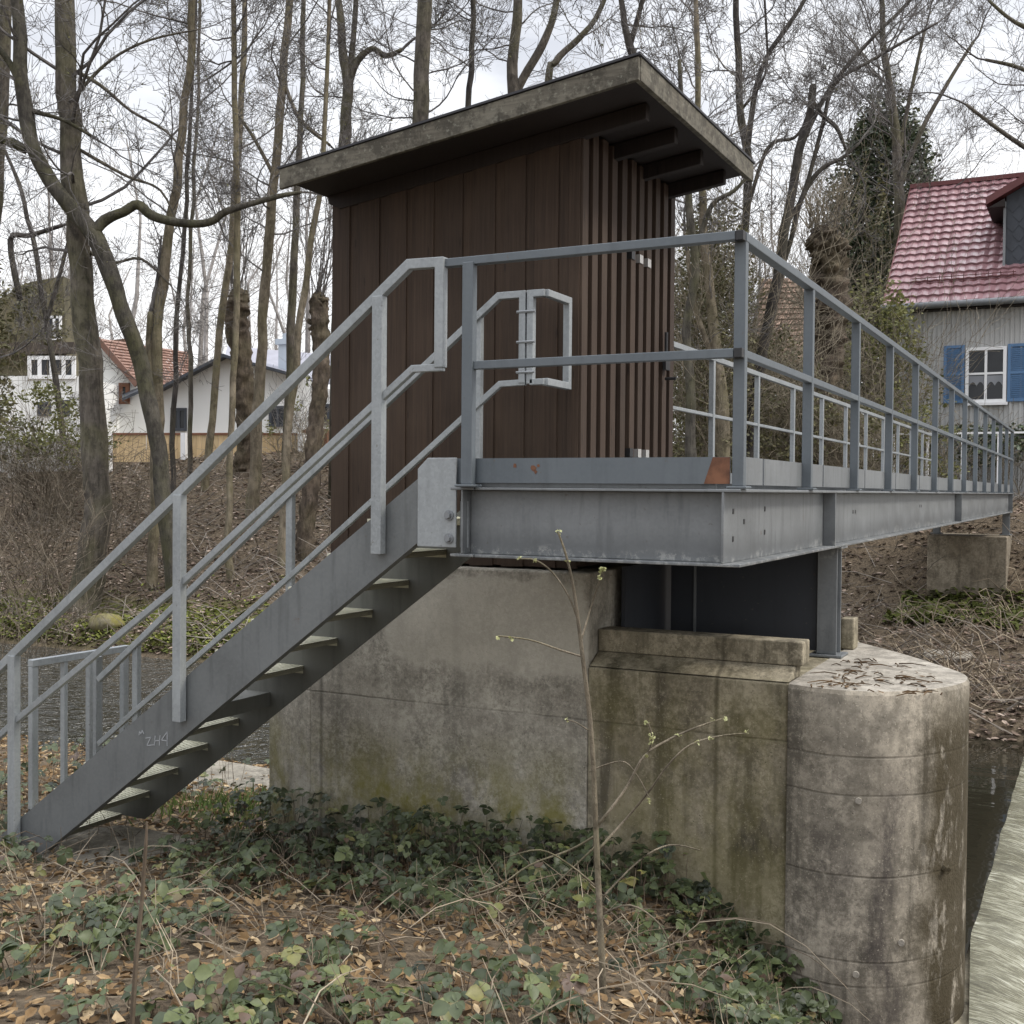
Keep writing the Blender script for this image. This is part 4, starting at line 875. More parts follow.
shrub('shrub', 'olive ivy-covered thicket right beside the hut behind the railing', 'shrub', 712, 478, 23, 90, 255, 50, 'olive', 9500, 0.042, sub=(5, 4), spread=0.25)
shrub('shrub', 'tall brown overgrown thicket farther back, right of the hut edge', 'shrub', 704, 474, 30, 96, 215, 60, 'olive', 12000, 0.055, twig='twig_brown', sub=(6, 5), spread=0.2)
shrub('shrub', 'brown bare thicket behind the railing between the snag and the pollard', 'shrub', 785, 475, 24, 110, 135, 46, 'olive', 2600, 0.05, sub=(5, 4), spread=0.5)
shrub('shrub', 'low scrub with yellowish leaves behind the far railing under the shutters', 'shrub', 905, 475, 25, 110, 70, 30, 'fresh', 1500, 0.045, sub=(4, 3), spread=0.6)
shrub('hedge', 'low dark hedge along the white garden fence', 'hedge', 985, 470, 27, 130, 45, 26, 'ivy', 2600, 0.06, sub=(4, 3), spread=0.4)
shrub('shrub', 'olive leafy mass on the gable at the far left edge', 'shrub', -14, 440, 34, 56, 175, 14, 'olive', 3600, 0.085, sub=(4, 3), spread=0.25)
shrub('shrub', 'pale green spring shrub below the row of windows at far left', 'shrub', 52, 462, 28, 90, 75, 22, 'fresh', 1800, 0.055, spread=0.6)
shrub('shrub', 'brown thicket in front of the low garden wall at far left', 'shrub', 40, 476, 29, 150, 52, 60, 'olive', 900, 0.05, twig='twig_brown', sub=(5, 4), spread=0.7)
shrub('shrub', 'small budding bush by the fence gate in front of the white gable house', 'shrub', 300, 450, 33, 50, 75, 16, 'fresh', 220, 0.05, twig='twig', spread=0.4)
shrub('shrub', 'yellowish climbing shrub against the olive gable above the window row', 'shrub', 30, 345, 36, 50, 60, 10, 'olive', 1300, 0.07, spread=0.5)
for (px, py, d, w, h, lab) in ((20, 560, 21, 90, 110, 'tangled grey brushwood bush at the far left behind the upper stair rail'), (50, 520, 23, 90, 100, 'tangled grey bush left of the thickest trunk'), (8, 640, 19, 70, 110, 'dry bush at the left edge above the barrier gate'), (130, 500, 25, 60, 60, 'sparse dry bush between the thickest trunk and the leaning tree')):
    shrub('dry_bush', lab, 'bush', px, py, d, w, h * 0.8, 16, twig='twig_brown', sub=(5, 3), spread=1.0, group='dry bushes on the far bank', r0=0.009)

shrub('shrub', 'brown scrub on the far bank seen through the railing between snag and hut', 'shrub', 735, 484, 27, 140, 140, 60, 'olive', 6500, 0.05, sub=(5, 4), spread=0.5)
shrub('shrub', 'brown brush at the foot of the massive pollard stump', 'shrub', 845, 482, 24, 100, 75, 44, 'olive', 1200, 0.045, sub=(5, 4), spread=0.6)
shrub('shrub', 'grey scrub between the hut wall and the tan curving trunk', 'shrub', 305, 470, 30, 70, 60, 24, twig='twig_pale', sub=(5, 4), spread=0.6)
# far wood behind everything: one mass of fine trees
b = MB()
for k in range(70):
    px = U(-150, 1150); d = U(48, 75); p = at(px, 470, d); p.z = H(p.x, p.y)
    hh = U(9, 17); q = [p + V((U(-.3, .3) * i, U(-.3, .3) * i, hh * i / 4)) for i in range(5)]
    b.tube(q, [0.16, 0.13, 0.1, 0.06, 0.03], 5, cap=False)
    for j in range(10):
        i = U(0.8, 3.8); limb(b, q[int(i)].lerp(q[int(i) + 1], i % 1), V((U(-1, 1), U(-1, 1), .7)), U(2, 4.5), 0.03, 0, (6, 5), minr=0.008)
kind(b.build('far_wood', M['twig_haze'], None), 'stuff', 'hazy mass of bare grey twiggy woodland far behind the houses', 'wood')
# ================================================================== grey house with red roof (its front faces the river, parallel to the landing)
hs = thing('grey_house', (-1.0, 31, 0.3), 'grey boarded house with blue shutters and a glossy red tiled roof at the right', 'house')
WX0, WX1, WY = -4.52, 6.0, 30.0
b = MB(); b.box((WX0, WY + 0.02, -1.0), (WX1, 38.5, 4.55), t=0.5)
x = WX0
while x < WX1:
    b.box((x, WY, -1.0), (x + 0.20, WY + 0.03, 4.55)); b.box((x + 0.12, WY - 0.035, -1.0), (x + 0.165, WY + 0.0, 4.55)); x += 0.22
b.prism([(WX0 + .01, 30.02, 4.55), (WX0 + .01, 38.5, 4.55), (WX0 + .01, 34.1, 8.3)], (0.1, 0, 0))
b.build('wall', M['greywood'], hs)
EY, EZ, RY, RZ = 29.68, 4.60, 34.05, 8.55
def roof_tiles(x0, x1, P0, P1, rows, tw=0.3, amp=0.035, step=0.045):
    """tiled slope: P0 (y,z) at the eave, P1 (y,z) at the ridge"""
    b = MB(); L = math.hypot(P1[0] - P0[0], P1[1] - P0[1]); uy, uz = (P1[0] - P0[0]) / L, (P1[1] - P0[1]) / L; ny, nz = -uz, uy
    nc = int(round((x1 - x0) / tw)); rl = L / rows
    for r in range(rows):
        for c in range(nc):
            t = U(0, 1); n0 = len(b.v)
            for (l, lift) in ((0, 0.0), (0, step), (rl * 1.02, 0.006)):
                for k in range(6):
                    xx = x0 + (c + k / 5) * tw * (x1 - x0) / (nc * tw); hgt = lift + (amp * math.sin(k / 5 * math.pi) ** 1.5 if k < 5 else 0) * (1 if lift or l else 0)
                    d = r * rl + l; b.v.append((xx, P0[0] + uy * d + ny * hgt, P0[1] + uz * d + nz * hgt)); b.t.append(t)
            for q in range(2):
                for k in range(5):
                    b.f.append((n0 + q * 6 + k, n0 + q * 6 + k + 1, n0 + (q + 1) * 6 + k + 1, n0 + (q + 1) * 6 + k)); b.mi.append(0)
    return b
rf = roof_tiles(-4.88, 6.3, (EY, EZ), (RY, RZ), 18, 0.255, 0.03, 0.06).build('roof', M['tile_red'], hs, tint=True)
b = MB(); b.prism([(-4.86, EY + 0.02, EZ - 0.02), (-4.86, RY, RZ - 0.02), (-4.86, 38.4, EZ - 0.02)], (11.1, 0, 0)); b.build('roof_underside', M['soffit'], rf)
b = MB(); b.bar((-4.895, EY, EZ + 0.0), (-4.895, RY, RZ + 0.0), 0.03, 0.1); b.bar((-4.9, RY, RZ + 0.05), (6.3, RY, RZ + 0.05), 0.22, 0.12); b.build('verge_trim', M['ridge_red'], rf)
b = MB()
for k in range(3): b.bar((-4.3, EY + 0.62 + 0.0, EZ + 0.62 + 0.07 * k), (-1.9, EY + 0.62, EZ + 0.62 + 0.07 * k), 0.02, 0.02)
for k in range(9): b.bar((-4.2 + k * 0.28, EY + 0.62, EZ + 0.52), (-4.2 + k * 0.28, EY + 0.62, EZ + 0.80), 0.02, 0.02)
b.build('snow_guard', M['ridge_red'], rf)
b = MB(); b.tube([V((-4.93, EY - 0.07, EZ - 0.03)), V((6.3, EY - 0.07, EZ - 0.03))], 0.085, 10); gu = b.build('gutter', M['zinc'], hs, smooth=True)
b = MB(); b.tube([V((-4.28, EY - 0.07, EZ - 0.06)), V((-4.28, EY - 0.05, EZ - 0.35)), V((-4.28, WY - 0.08, EZ - 0.75)), V((-4.28, WY - 0.08, -0.8))], 0.055, 10); b.build('downpipe', M['zinc'], gu)
b = MB(); b.box((-4.6, EY + 0.03, EZ - 0.14), (6.1, WY + 0.1, EZ - 0.05)); b.build('eave_board', M['soffit'], hs)
# dormer
b = MB(); b.prism([(-2.17, 30.75, 5.0), (2.6, 30.75, 5.0), (2.6, 30.75, 8.6), (0.3, 30.75, 8.6), (-2.17, 30.75, 7.30)], (0, 3.2, 0)); dm = b.build('dormer', M['slate'], hs)
b = MB()
for r in range(14):
    z0 = 5.0 + r * 0.24
    for c in range(14):
        xx = -2.17 + c * 0.3 + (0.15 if r % 2 else 0)
        if z0 + 0.3 > 7.30 + (xx + 2.17) * 0.52: continue
        b.prism([(xx, 30.735, z0 + 0.12), (xx + 0.145, 30.735, z0 - 0.04), (xx + 0.29, 30.735, z0 + 0.12), (xx + 0.145, 30.735, z0 + 0.28)], (0, 0.014 + 0.002 * (r % 3), 0))
b.build('slate_scales', M['slate'], dm)
b = MB(); b.prism([(-2.62, 30.45, 7.07), (0.4, 30.45, 8.67), (0.4, 30.45, 8.87), (-2.62, 30.45, 7.25)], (0, 3.4, 0)); b.build('dormer_roof', M['ridge_red'], dm)
b = MB(); b.prism([(-2.57, 30.48, 7.0), (-2.19, 30.48, 7.19), (-2.19, 30.48, 7.0)], (0, 3.0, 0)); b.build('dormer_soffit', M['soffit'], dm)
b = MB(); b.prism([(-2.23, 30.66, 5.25), (-2.172, 30.66, 5.25), (-2.172, 30.66, 7.15), (-2.23, 30.66, 7.15)], (0, 0.12, 0)); b.build('corner_trim', M['zinc'], dm)
# window with shutters
def px_rect(x0, y0, x1, y1, Y): a = onY(x0, y0, Y); c = onY(x1, y1, Y); return a.x, c.x, c.z, a.z
x0, x1, z0, z1 = px_rect(966, 348, 1006, 402, 29.97)
def window4(parent, x0, x1, z0, z1, Y, curtain=True):
    w = MB(); fr_ = 0.075
    w.box((x0, Y - 0.05, z0), (x0 + fr_, Y + 0.01, z1)); w.box((x1 - fr_, Y - 0.05, z0), (x1, Y + 0.01, z1)); w.box((x0 + fr_, Y - 0.05, z1 - fr_), (x1 - fr_, Y + 0.01, z1)); w.box((x0 + fr_, Y - 0.05, z0), (x1 - fr_, Y + 0.01, z0 + fr_))
    xm, zm = (x0 + x1) / 2, (z0 + z1) / 2 + 0.03
    w.box((xm - 0.03, Y - 0.045, z0 + fr_), (xm + 0.03, Y + 0.008, z1 - fr_)); w.box((x0 + fr_, Y - 0.04, zm - 0.025), (xm - 0.03, Y + 0.006, zm + 0.025)); w.box((xm + 0.03, Y - 0.04, zm - 0.025), (x1 - fr_, Y + 0.006, zm + 0.025))
    win = w.build('window', M['white'], parent)
    MB().box((x0 + fr_, Y - 0.02, z0 + fr_), (x1 - fr_, Y - 0.012, z1 - fr_)).build('pane', M['glass'], win)
    MB().box((x0 - 0.04, Y - 0.10, z0 - 0.07), (x1 + 0.04, Y - 0.02, z0 - 0.002)).build('sill', M['white'], win)
    if curtain:
        c = MB(); n_ = 12
        for a, b_ in ((x0 + fr_ + .01, xm - .035), (xm + .035, x1 - fr_ - .01)):
            for k in range(n_):
                t0, t1 = k / n_, (k + 1) / n_; f0 = 0.30 - 0.10 * abs(math.sin(t0 * 6.3)); f1 = 0.30 - 0.10 * abs(math.sin(t1 * 6.3))
                c.poly([(a + (b_ - a) * t0, Y - 0.024, zm - f0), (a + (b_ - a) * t1, Y - 0.024, zm - f1), (a + (b_ - a) * t1, Y - 0.024, zm - 0.05), (a + (b_ - a) * t0, Y - 0.024, zm - 0.05)])
        c.build('curtain', M['curtain'], win)
window4(hs, x0, x1, z0, z1, 29.97)
def shutter(px0, px1, y0, y1):
    a0, a1, b0, b1 = px_rect(px0, y0, px1, y1, 29.96); s_ = MB()
    s_.box((a0, 29.93, b0), (a0 + 0.07, 29.975, b1)); s_.box((a1 - 0.07, 29.93, b0), (a1, 29.975, b1))
    for k in (b0, (b0 + b1) / 2 - 0.03, b1 - 0.07): s_.box((a0 + 0.07, 29.932, k), (a1 - 0.07, 29.974, k + 0.07))
    z = b0 + 0.08
    while z < b1 - 0.1:
        s_.bar((a0 + 0.07, 29.955, z), (a1 - 0.07, 29.955, z), 0.024, 0.036, up=(0, -0.15, 1)); z += 0.045
    s_.box((a0 + 0.06, 29.9765, b0 + 0.06), (a1 - 0.06, 29.982, b1 - 0.06))
    s_.build('shutter', M['blue'], hs)
shutter(944, 964, 346, 403); shutter(1008, 1030, 344, 401)
# white garden fence in front of the house
gf = thing('garden_fence', (0, 26.5, 0.2), 'low white rail fence with dark arches between its posts in front of the grey house', 'fence')
b = MB(); a = onY(905, 434, 26.5).z; b.box((-4.2, 26.48, a - 0.02), (4, 26.52, a + 0.02)); b.build('rail', M['white'], gf)
pp = None; x = -4.1
while x < 3.9:
    if pp is None: pp = MB().box((-0.03, -0.03, -1.3), (0.03, 0.03, -0.022)).build('post', M['white'], gf, loc=(x, 26.5, a))
    else: dup(pp, gf, (x, 26.5, a))
    x += 0.72
b = MB(); x = -4.1
while x < 3.9:
    b.pipe([(x + 0.36 + 0.3 * math.cos(k), 26.5, a - 0.42 + 0.36 * math.sin(k)) for k in [i * 0.393 for i in range(9)]], 0.02, 0.02, up=(0, 1, 0)); x += 0.72
b.build('arch', M['felt'], gf)

# ================================================================== old brown-roofed building
FH = V((-0.4553, 0.8901, 0)).normalized()      # level direction away from the camera
RT = V((0.8903, 0.4554, 0)).normalized()
bh = thing('brick_house', at(790, 470, 40), 'old building with a steep brown tiled roof between the snag and the pollard', 'house')
def quadtiles(name, A, B_, C_, D_, rows, cols, mat, parent, step=0.05):
    """tiled slope between four corners A (low left) B (low right) C (top right) D (top left)"""
    b = MB(); A, B_, C_, D_ = map(V, (A, B_, C_, D_)); nn = (B_ - A).cross(D_ - A).normalized()
    if nn.z < 0: nn = -nn
    for r in range(rows):
        for c in range(cols):
            t = U(0, 1); u0, u1, v0, v1 = c / cols, (c + 1) / cols, r / rows, (r + 1) / rows
            P = lambda u, v: A.lerp(B_, u).lerp(D_.lerp(C_, u), v)
            j = nn * U(0, 0.015)
            p = [P(u0, v0), P(u1, v0), P(u1, v0) + nn * step + j, P(u0, v0) + nn * step + j, P(u1, v1) + j, P(u0, v1) + j]
            b.poly([p[0], p[1], p[2], p[3]], t=t); b.poly([p[3], p[2], p[4], p[5]], t=t)
    return b.build(name, mat, parent, tint=True)
d0 = 40
A, B_, C_, D_ = at(754, 366, d0), at(860, 362, d0), at(860, 276, d0 + 3), at(761, 279, d0 + 3)
r_ = quadtiles('roof', A, B_, C_, D_, 16, 22, M['tile_brown'], bh)
b = MB(); q0, q1 = at(757, 364, d0 + 0.4), at(858, 362, d0 + 0.4); dn = V((0, 0, -5.5))
b.prism([q0, q1, q1 + dn, q0 + dn], FH * 6); b.prism([A + V((0, 0, -.05)), D_ + V((0, 0, -.05)), D_ + V((0, 0, -.05)) + FH * 3.4 + V((0, 0, -3.2))], RT * 3.6); b.build('wall', M['darkwall'], bh)
b = MB(); q = at(775, 400, d0 + 0.38); b.prism([q, q + RT * 1.0, q + RT * 1.0 + V((0, 0, 1.1)), q + V((0, 0, 1.1))], -FH * 0.05); w_ = b.build('window', M['white'], bh)
b = MB(); q = q + RT * 0.1 + V((0, 0, .1)) - FH * 0.055; b.prism([q, q + RT * .8, q + RT * .8 + V((0, 0, .9)), q + V((0, 0, .9))], -FH * 0.01); b.build('pane', M['glass'], w_)
q = D_ + RT * -0.05; b = MB(); b.tube([q + V((0, 0, -.6)), q + V((0, 0, .9))], 0.05, 8); b.build('vent_pipe', M['zinc'], bh)

# ================================================================== white houses at left
def facade(parent, name, pts, d, depth, mat):
    b = MB(); b.prism([at(x, y, d) for x, y in pts], FH * depth); return b.build(name, mat, parent)
def pane_rect(parent, x0, y0, x1, y1, d, frame=None, cols=1, rows=1, name='window', fw=0.09):
    o = None
    a, c, e, f = at(x0, y1, d), at(x1, y1, d), at(x1, y0, d), at(x0, y0, d)
    w = (c - a).length; h = (f - a).length; ux = (c - a) / w; uz = (f - a) / h
    fm = MB()
    def rect(mb, u0, v0, u1, v1, out_, th): mb.prism([a + ux * u0 + uz * v0 - FH * out_, a + ux * u1 + uz * v0 - FH * out_, a + ux * u1 + uz * v1 - FH * out_, a + ux * u0 + uz * v1 - FH * out_], -FH * th)
    rect(fm, 0, 0, fw, h, -.01, .07); rect(fm, w - fw, 0, w, h, -.01, .07); rect(fm, fw, 0, w - fw, fw, -.01, .07); rect(fm, fw, h - fw, w - fw, h, -.01, .07)
    for k in range(1, cols): rect(fm, w * k / cols - fw / 2, fw, w * k / cols + fw / 2, h - fw, -.01, .068)
    for k in range(1, rows): rect(fm, fw, h * k / rows - fw / 3, w - fw, h * k / rows + fw / 3, -.01, .062)
    win = fm.build(name, M[frame or 'white'], parent)
    pb = MB(); rect(pb, fw, fw, w - fw, h - fw, .005, .012); pb.build('pane', M['glass'], win)
    return win
# low white gable house
h3 = thing('white_house', at(245, 455, 38), 'low white gabled house with a grey roof and a metal chimney behind the thin trunks', 'house'); d = 38
facade(h3, 'wall', [(158, 480), (345, 480), (345, 395), (291, 374), (224, 357), (158, 392)], d, 9, M['render'])
b = MB()
b.bar(at(150, 395, d - .3), at(226, 355.5, d - .3), 0.5, 0.09, up=(0, 0, 1)); b.bar(at(222, 355.5, d - .3), at(300, 377, d - .3), 0.5, 0.09)
vt = b.build('verge', M['slate'], h3)
b = MB(); b.prism([at(150, 394, d - .2), at(225, 354.5, d - .2), at(302, 376.5, d - .2), at(302, 378, d - .2), at(225, 356.5, d - .2), at(150, 397, d - .2)], FH * 9.5); rf3 = b.build('roof', M['roof_grey'], h3)
b = MB(); b.prism([at(224, 358, d + 2.5), at(300, 380, d + 2.5), at(352, 380, d + 2.5), at(345, 356, d + 6.0), at(262, 349, d + 6.0), at(228, 345, d + 6.0)], FH * 0.1 + V((0, 0, -.15))); b.build('roof_wing', M['roof_grey'], rf3)
b = MB(); a = at(287, 366, d + 3.4); b.box((a.x - .22, a.y - .22, a.z - .6), (a.x + .22, a.y + .22, a.z + .75)); b.box((a.x - .3, a.y - .3, a.z + .75), (a.x + .3, a.y + .3, a.z + .95)); b.box((a.x - 0.05, a.y - .2, a.z + .95), (a.x + .3, a.y + .2, a.z + 1.15)); b.build('chimney', M['chim'], rf3)
pane_rect(h3, 171, 408, 187, 431, d, 'slate', 2, 1); pane_rect(h3, 269, 406, 287, 427, d, 'slate', 2, 1); pane_rect(h3, 314, 404, 330, 424, d, 'slate', 2, 1)
# white house with the orange roof
h2 = thing('orange_roof_house', at(120, 455, 46), 'white house with an orange tiled roof between the two big trunks at left', 'house'); d = 46
facade(h2, 'wall', [(70, 490), (170, 490), (170, 392), (132, 378), (100, 342), (70, 380)], d, 8, M['render'])
quadtiles('roof', at(136, 384, d - .3), at(196, 386, d + 8), at(187, 352, d + 8), at(97, 338, d - .3), 14, 26, M['tile_orange'], h2, 0.05)
b = MB(); b.bar(at(97, 338.5, d - .32), at(137, 385, d - .32), 0.12, 0.22); b.bar(at(98, 339, d - .32), at(66, 382, d - .32), 0.12, 0.2); b.build('verge', M['tile_orange'], h2)
b = MB(); b.prism([at(97, 339, d), at(68, 381, d), at(68, 383, d), at(97, 341, d)], FH * 8); b.build('back_roof', M['tile_brown'], h2)
b = MB(); a = at(124, 353, d + 3); b.box((a.x - .3, a.y - .3, a.z - 1), (a.x + .3, a.y + .3, a.z + .55)); b.build('chimney', M['brick'], h2)
pane_rect(h2, 119, 383, 130, 404, d, 'door', 1, 1, 'door', 0.16); pane_rect(h2, 111, 409, 118, 426, d, 'slate', 1, 1)
b = MB(); b.prism([at(122, 398, d - 1.2), at(142, 389, d - 1.2), at(142, 386, d), at(122, 394, d)], V((0, 0, -.12))); b.build('porch_roof', M['slate'], h2)
# white house with an olive upper gable
h1 = thing('olive_gable_house', at(30, 455, 42), 'white house with dark olive gable and a row of windows at far left', 'house'); d = 42
facade(h1, 'wall', [(-60, 490), (82, 490), (82, 376), (-60, 376)], d, 9, M['render'])
facade(h1, 'gable', [(-60, 375.5), (66, 375.5), (66, 345), (63, 276), (30, 282), (-60, 330)], d + .2, 2.2, M['brownwall'])
facade(h1, 'eave_band', [(-60, 356), (78, 353), (78, 342), (-60, 342)], d - .1, 0.28, M['darkwall'])
pane_rect(h1, 28, 356, 76, 379, d - .02, 'white', 4, 1, fw=0.14); pane_rect(h1, 47, 316, 62, 340, d + .18, 'white', 2, 1); pane_rect(h1, 38, 402, 51, 416, d, 'slate', 2, 1); pane_rect(h1, 60, 400, 70, 416, d, 'slate', 1, 1)
# yellow plank fence along the top of the bank
fn = thing('plank_fence', at(180, 460, 33), 'yellow wooden plank fence with white posts along the top of the bank at left', 'fence'); d = 33
for (x0, x1) in ((111, 146), (146.5, 182), (188.5, 240), (241, 300)):
    b = MB(); A_, B2 = at(x0, 462, d), at(x1, 462, d); n_ = max(3, int((B2 - A_).length / 0.12)); hgt = 27 / F * d
    for k in range(n_):
        p0, p1 = A_.lerp(B2, k / n_), A_.lerp(B2, (k + 0.94) / n_)
        b.prism([p0, p1, p1 + V((0, 0, hgt)), p0 + V((0, 0, hgt))], FH * 0.025, t=U(.2, .9))
    pn = b.build('plank_panel', M['plank'], fn, tint=True)
    b = MB(); b.bar(A_ + V((0, 0, hgt + .03)), B2 + V((0, 0, hgt + .03)), 0.06, 0.06); b.build('cap_rail', M['door'], pn)
for xx in (108, 185, 302):
    b = MB(); q = at(xx, 466, d - .05); b.box((q.x - .09, q.y - .09, q.z - .5), (q.x + .09, q.y + .09, q.z + 33 / F * d)); b.build('post', M['white'], fn)
wl = thing('garden_wall', at(40, 462, 33), 'low grey garden wall with pale posts left of the yellow plank fence', 'wall')
b = MB(); b.prism([at(-60, 474, d), at(105, 470, d), at(105, 440, d), at(-60, 442, d)], FH * 0.2); b.build('wall_panel', M['wallgrey'], wl)
for xx in (12, 98):
    b = MB(); q = at(xx, 468, d - .1); b.box((q.x - .08, q.y - .08, q.z - .3), (q.x + .08, q.y + .08, q.z + 40 / F * d)); b.build('post', M['wallgrey'], wl)
gt2 = thing('wooden_gate', at(311, 455, 33.5), 'brown framed wooden garden gate at the right end of the plank fence', 'gate')
b = MB(); b.prism([at(305, 463, 33.5), at(327, 463, 33.5), at(327, 432, 33.5), at(305, 432, 33.5)], FH * 0.05); b.build('boards', M['plank'], gt2, tint=True)
b = MB(); b.bar(at(305, 464, 33.4), at(305, 430, 33.4), 0.14, 0.1, up=(1, 0, 0)); b.bar(at(327, 464, 33.4), at(327, 430, 33.4), 0.14, 0.1, up=(1, 0, 0)); b.bar(at(305, 431, 33.4), at(327, 431, 33.4), 0.1, 0.12); b.build('gate_frame', M['door'], gt2)

# ================================================================== ground cover
def quadleaf(mb, p, s_, t, tilt=0.5, curl=0.25):
    a = U(0, 6.28); d = V((math.cos(a), math.sin(a), U(-tilt, tilt))).normalized(); e = d.cross((UP + rv(tilt)).normalized()).normalized(); nn = e.cross(d)
    w = s_ * U(0.35, 0.6); c = s_ * U(-curl, curl)
    n0 = len(mb.v)
    pts = [p - d * s_, p - d * s_ * 0.3 - e * w + nn * c, p + d * s_ * 0.5 - e * w * 0.8 + nn * c, p + d * s_, p + d * s_ * 0.5 + e * w * 0.8 + nn * c, p - d * s_ * 0.3 + e * w + nn * c]
    mb.v += [tuple(q) for q in pts]; mb.t += [t] * 6
    mb.f += [(n0, n0 + 1, n0 + 2, n0 + 3), (n0, n0 + 3, n0 + 4, n0 + 5)]; mb.mi += [0, 0]
def in_view(p, m_=60):
    v = p.dot(CF)
    if v < 0.5: return False
    x = 512 + F * p.dot(CR) / v; y = 512 + F * p.dot(CD) / v
    return -m_ < x < 1024 + m_ and -m_ < y < 1024 + m_
lit = MB(); cnt = 0
while cnt < 23000:
    x, y = U(-11.5, 2.6), U(0.6, 10.0)
    if y > 5.9 and -5.1 < x < -0.7: continue
    p = gp(x, y, U(0.0, 0.035))
    if not in_view(p, 150) and rnd() < 0.72: continue
    quadleaf(lit, p, U(0.013, 0.038), min(1, rnd() ** 1.5 + 0.12), 0.5, 0.55); cnt += 1
kind(lit.build('leaf_litter', M['litter'], tint=True), 'stuff', 'brown dead leaves covering the ground in the foreground', 'leaf litter')
lit = MB(); cnt = 0
while cnt < 42000:
    y = 14.1 + 14 * rnd() ** 1.3; x = U(-32, 2.5); p = gp(x, y, U(0, 0.05))
    if not in_view(p, 100) and rnd() < 0.8: continue
    quadleaf(lit, p, U(0.03, 0.07), rnd() ** 1.25, 0.35, 0.3); cnt += 1
kind(lit.build('leaf_litter', M['litter_far'], tint=True), 'stuff', 'brown dead leaves covering the slope of the far bank', 'leaf litter')
# bank brush: low dry sticks lying and standing on the far slope
br = MB()
for k in range(3400):
    y = 14.2 + 11 * rnd() ** 1.2; x = U(-28, 1.5); p = gp(x, y, 0.02)
    if not in_view(p, 60): continue
    L = U(0.25, 1.3); a = U(0, 6.28); d = V((math.cos(a), math.sin(a), U(0.0, 0.9))).normalized()
    q1 = p + d * L * .5 + rv(.08); q2 = p + d * L + V((0, 0, -0.1 * L)) + rv(.1)
    br.tube([p, q1, q2], [0.009, 0.007, 0.004], 3, t=rnd(), cap=False)
kind(br.build('dry_twigs', M['brush'], tint=True), 'stuff', 'dry grey sticks and twigs scattered over the far bank', 'twigs')
br = MB()
for k in range(1500):        # dead grass and brambles on the bank by the bridge end
    x, y = U(-5.5, 1.6), 14.3 + 7.5 * rnd() ** 1.2; p = gp(x, y, 0.0)
    if noise.noise(V((x * 0.9, y * 0.6, 6))) < -0.05: continue
    L = U(0.25, 0.9); d = V((U(-1, 1), U(-1, 0.6), U(0.1, 0.9))).normalized()
    br.tube([p, p + d * L * .5 + V((0, 0, .05)), p + d * L + V((0, 0, -.3 * L))], [0.010, 0.008, 0.004], 3, t=U(.3, 1), cap=False)
kind(br.build('dry_grass', M['straw'], tint=True), 'stuff', 'pale dead grass and bent stems on the bank under the far end of the bridge', 'dry grass')
# moss along the far waterline and round the far pier
mo2 = MB()
for k in range(14500):
    if k < 10500: x = U(-24, -8.5); y = 14.1 + abs(random.gauss(0, 1.1)); 
    elif k < 12500: x = U(-14, -6); y = U(14.5, 18)
    else:
        x = U(-3.1, -1.1); y = U(19.3, 21.5); leaf(mo2, gp(x, y, U(0.0, 0.14)), U(0.05, 0.09), rnd() * 0.5, 2.0)
    if noise.noise(V((x * 0.5, y * 0.9, 2))) < -0.12: continue
    leaf(mo2, gp(x, y, U(0.0, 0.06)), U(0.03, 0.07), rnd(), 2.0)
kind(mo2.build('moss', M['mossleaf'], tint=True), 'stuff', 'green moss cushions along the far waterline and on the far bank', 'moss')
# green grass tuft by the pier
gr = MB()
for k in range(900):
    x, y = random.gauss(-5.75, .4), random.gauss(6.9, .35); p = gp(x, y); h_ = U(.04, .14); d = V((U(-.6, .6), U(-.6, .6), 1)) * h_; e = V((U(-1, 1), U(-1, 1), 0)).normalized() * 0.008
    gr.poly([p - e, p + e, p + d], t=rnd())
kind(gr.build('grass', M['grass'], tint=True), 'stuff', 'small patch of fresh green grass beside the pier foot', 'grass')

# brambles: arching canes with three- or five-part leaves
bl = MB(); cn = MB()
def oval(mb, p, d, nn, L, t):
    e = d.cross(nn).normalized(); n0 = len(mb.v); w = L * U(0.36, 0.46); fold = 0.16 * L; dr = U(0.05, 0.25) * L
    prof_ = ((0, 0), (0.18, 0.62), (0.45, 1.0), (0.75, 0.72), (1.0, 0.02))
    for (u, k) in prof_:
        c = p + d * (L * u) - nn * (dr * u * u)
        mb.v += [tuple(c - e * w * k + nn * fold * k), tuple(c), tuple(c + e * w * k + nn * fold * k)]; mb.t += [t] * 3
    for i in range(4):
        a = n0 + 3 * i; mb.f += [(a, a + 1, a + 4, a + 3), (a + 1, a + 2, a + 5, a + 4)]; mb.mi += [0, 0]
def compound(p, d, nn, L, t):
    oval(bl, p, d, nn, L, t)
    e = d.cross(nn).normalized()
    for s_ in (-1, 1):
        dd = (d * 0.35 + e * s_).normalized(); oval(bl, p - d * L * 0.25, dd, (nn + e * s_ * U(-.2, .3)).normalized(), L * U(.7, .9), min(1, max(0, t + U(-.12, .12))))
    if rnd() < 0.4:
        for s_ in (-1, 1):
            dd = (-d * 0.5 + e * s_).normalized(); oval(bl, p - d * L * 0.3, dd, nn, L * U(.5, .7), t)
